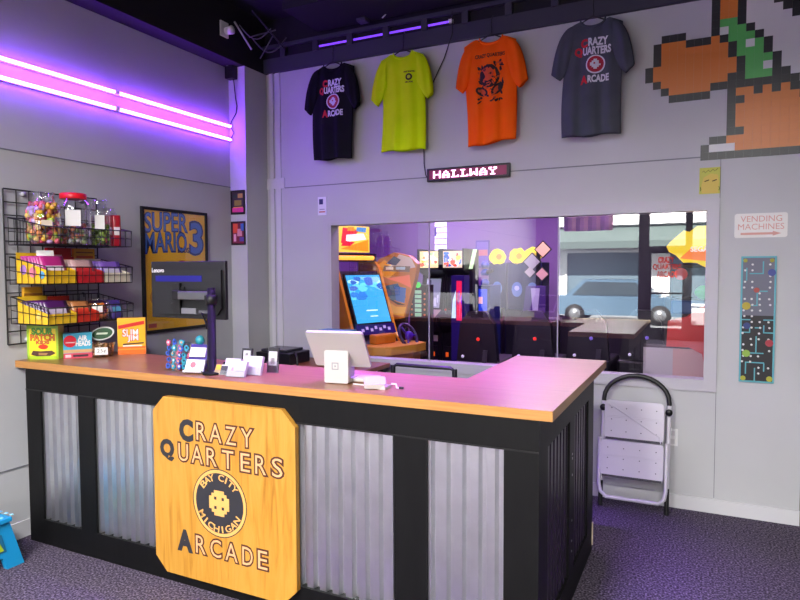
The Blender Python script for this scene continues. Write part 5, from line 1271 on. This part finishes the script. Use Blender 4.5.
for pts, c in (([(-0.34, 1.80), (0.10, 1.78), (0.10, 1.90)], 'f09020'), ([(-0.33, 1.86), (-0.24, 1.84), (-0.05, 1.99), (-0.3, 2.01)], 'd82038'), ([(-0.26, 1.87), (0.06, 1.90), (0.02, 1.96), (-0.25, 1.94)], 'f0e8e0'), ([(-0.33, 1.83), (-0.20, 1.83), (-0.12, 1.87), (-0.28, 1.88)], 'd82038'), ([(-0.1, 1.98), (0.05, 1.97), (0.06, 2.02), (-0.08, 2.02)], '4888b8'), ([(-0.24, 1.98), (-0.12, 1.98), (-0.14, 2.02), (-0.22, 2.02)], 'e89030')):
    m.prism(Fh, pts, 0.05, 0.0512+0.0003*len(m.f), mat(c, 0.3, emit=0.8))
m.build('marquee', t, local=True)
# tall printed seat back right of it
t = thing('racing_chair', 'tall rounded seat back printed orange, yellow and blue beside the driving machine', 'seat', (-2.95, 6.05, 0))
Fr_ = back_frame(6.0)
sh = [(-3.20, 1.52), (-3.24, 1.62), (-3.16, 1.71), (-2.98, 1.78), (-2.80, 1.74), (-2.71, 1.66), (-2.74, 1.50), (-2.80, 1.30), (-2.86, 1.08), (-3.06, 1.05), (-3.12, 1.25)]
m = MB(); m.prism(Fr_, sh, -0.09, 0.0, mat('d8882c', 0.35)); m.build('seat_back', t, bevel=0.01)
def pr(m, pts, c, n, g=0.25): m.prism(Fr_, pts, 0.0, n, mat(c, 0.4, emit=g))
m = MB()
pr(m, [(-3.20, 1.55), (-3.22, 1.62), (-3.10, 1.70), (-2.92, 1.60), (-3.05, 1.50)], 'e8a828', 0.001); pr(m, [(-3.02, 1.64), (-2.92, 1.76), (-2.78, 1.72), (-2.73, 1.62), (-2.84, 1.60)], 'c8b8b0', 0.0012); pr(m, [(-3.08, 1.66), (-2.98, 1.74), (-2.90, 1.70), (-2.96, 1.64)], '28385c', 0.0016)
pr(m, [(-3.12, 1.58), (-2.80, 1.57), (-2.79, 1.63), (-3.10, 1.64)], '7a6a58', 0.002); pr(m, [(-3.08, 1.595), (-2.99, 1.595), (-2.99, 1.625), (-3.08, 1.625)], 'e0d8c8', 0.0024); pr(m, [(-2.96, 1.595), (-2.85, 1.595), (-2.85, 1.625), (-2.96, 1.625)], 'b0c8d0', 0.0024)
pr(m, [(-3.08, 1.50), (-2.80, 1.54), (-2.78, 1.40), (-2.92, 1.46)], 'e87850', 0.001); pr(m, [(-3.10, 1.42), (-2.94, 1.45), (-2.84, 1.30), (-3.0, 1.26), (-3.09, 1.34)], '2a5878', 0.0014); pr(m, [(-2.98, 1.42), (-2.84, 1.40), (-2.86, 1.24), (-2.96, 1.26)], '3868b0', 0.0018)
pr(m, [(-3.10, 1.28), (-2.96, 1.20), (-2.84, 1.20), (-2.87, 1.10), (-3.04, 1.12)], 'e0a830', 0.0014); pr(m, [(-3.08, 1.30), (-2.94, 1.22), (-2.85, 1.22), (-2.95, 1.25)], '141418', 0.002)
m.build('seat_print', t)
m = MB(); m.box(-3.12, -2.84, 5.95, 6.4, 0.35, 0.55, mat('1a141e', 0.4)); m.build('seat_cushion', t, bevel=0.03); m = MB(); m.box(-3.08, -2.88, 6.05, 6.35, 0, 0.35, BLACK); m.box(-3.10, -2.86, 6.02, 6.09, 0.5, 1.1, mat('1a141e', 0.4)); m.build('seat_post', t)
# green lit token column
t = thing('token_column', 'slim dark column with pale green lit buttons beside the printed seat', 'arcade machine', (-2.93, 6.6, 0))
m = MB(); m.box(-3.03, -2.82, 6.5, 6.7, 0, 1.42, mat('15151a', 0.4)); m.build('column', t)
Fk_ = back_frame(6.5); m = MB(); m.disc(Fk_, -2.925, 1.42, 0.035, 0, 0.01, mat('40c848', 0.3, emit=0.9), 14)
for i in range(6): m.rect(Fk_, -2.965, -2.885, 1.06+0.052*i, 1.10+0.052*i, 0, 0.006, mat('90c8a0', 0.3, emit=0.45))
m.build('lit_button', t)
m = MB()
for i in range(5):
    for x in (-3.005, -2.845): m.disc(Fk_, x, 1.08+0.06*i, 0.012, 0, 0.006, mat('c87848', 0.3, emit=0.3), 8)
m.build('small_light', t)
# row of dark racing consoles along the glass
for i, (x, y, c, nm) in enumerate(((-2.30, 6.6, 'c82818', 'leftmost'), (-1.74, 6.9, 'c82818', 'second'), (-1.18, 7.2, '5a4a98', 'third'), (-0.62, 7.5, '5a4a98', 'rightmost'))):
    t = thing('racing_console', 'low dark driving seat console with small lights, %s of the four behind the glass' % nm, 'arcade machine', (x, y, 0), group='dark driving consoles')
    m = MB(); m.box(x-0.26, x+0.26, y, y+0.9, 0, 0.55, mat('121018', 0.4)); m.build('base', t, bevel=0.03)
    m = MB(); m.prism(back_frame(y+0.12), [(x-0.24, 0.55), (x+0.24, 0.55), (x+0.2, 0.98), (x+0.1, 1.12), (x-0.1, 1.12), (x-0.2, 0.98)], -0.1, 0.0, mat('1a1622', 0.35)); m.build('seat_back', t, bevel=0.03)
    m = MB(); m.ball((x+0.06, y-0.01, 0.82), 0.02, 0.02, 0.02, mat(c, 0.3, emit=1.2)); m.ball((x-0.12, y-0.01, 0.62), 0.018, 0.018, 0.018, mat('c8c0d8', 0.3, emit=0.5)); m.build('signal_light', t)
    m = MB(); m.prism(Frame((x, y-0.01, 0), (1, 0, 0), (0, 0, 1)), [(0.06, 0.1), (0.12, 0.1), (0.17, 0.7), (0.12, 0.7)], 0.0, 0.01, mat('3a3440', 0.4)); m.build('trim_strip', t)

# machine with a sunny yellow header at the right end
t = thing('arcade_cabinet', 'arcade machine with spiky yellow header and dark screen at the right end of window', 'arcade machine', (-0.05, 5.75, 0))
m = MB(); m.box(-0.30, 0.42, 5.75, 6.35, 0, 1.62, mat('1a1418', 0.4)); m.build('body', t, bevel=0.01)
Fy_ = back_frame(5.70); k = 22
m = MB(); m.prism(Fy_, [(-0.02+(0.235+0.03*math.sin(5.3*q))*math.cos(2*PI*q/k), 1.78+(0.155+0.025*math.sin(4.1*q+1))*math.sin(2*PI*q/k)) for q in range(k)], -0.1, 0.0, mat('e8c810', 0.35, emit=0.8)); m.build('header', t)
m = MB(); m.prism(Fy_, [(-0.18, 1.68), (0.15, 1.64), (0.2, 1.72), (-0.1, 1.76)], 0.0, 0.004, mat('e87818', 0.35, emit=0.8)); m.prism(Fy_, [(-0.05, 1.80), (0.12, 1.77), (0.2, 1.84), (0.02, 1.88)], 0.0, 0.004, mat('f0e820', 0.35, emit=0.9)); m.text(Fy_, 'SEGA', -0.10, 0.03, 1.735, 1.775, 0.004, 0.007, mat('f0f0e0', 0.4, emit=0.6), 0.03); m.build('header_print', t)
m = MB(); m.rect(back_frame(5.75), -0.24, 0.36, 1.36, 1.60, 0.0, 0.02, mat('0c0c10', 0.2)); m.disc(back_frame(5.75), -0.17, 1.55, 0.05, 0.02, 0.024, mat('a02018', 0.3, emit=0.3), 16); m.build('screen', t)
m = MB(); m.box(-0.24, 0.36, 5.66, 5.80, 1.22, 1.33, mat('28507a', 0.4)); m.ball((0.02, 5.70, 1.40), 0.09, 0.05, 0.06, mat('38a828', 0.4, emit=0.15)); m.build('control_panel', t, bevel=0.02)
m = MB(); m.prism(back_frame(5.62), [(-0.27, 0.95), (-0.26, 1.16), (-0.12, 1.20), (-0.02, 1.28), (0.10, 1.32), (0.15, 0.70), (0.05, 0.62), (0.0, 0.9), (-0.1, 0.95)], -0.1, 0.0, mat('c82c28', 0.35, emit=0.12)); m.build('red_fairing', t, bevel=0.02)
m = MB(); m.rect(back_frame(5.68), -0.45, 0.05, 0.5, 0.93, 0.0, 0.02, mat('b8b0b4', 0.5)); m.rect(back_frame(5.68), -0.22, 0.03, 0.5, 0.93, 0.02, 0.024, mat('c89a94', 0.5)); m.build('pale_front', t)
m = MB(); m.box(-0.45, 0.42, 5.70, 5.75, 0.0, 0.95, mat('3a2a34', 0.5)); m.build('lower_body', t)
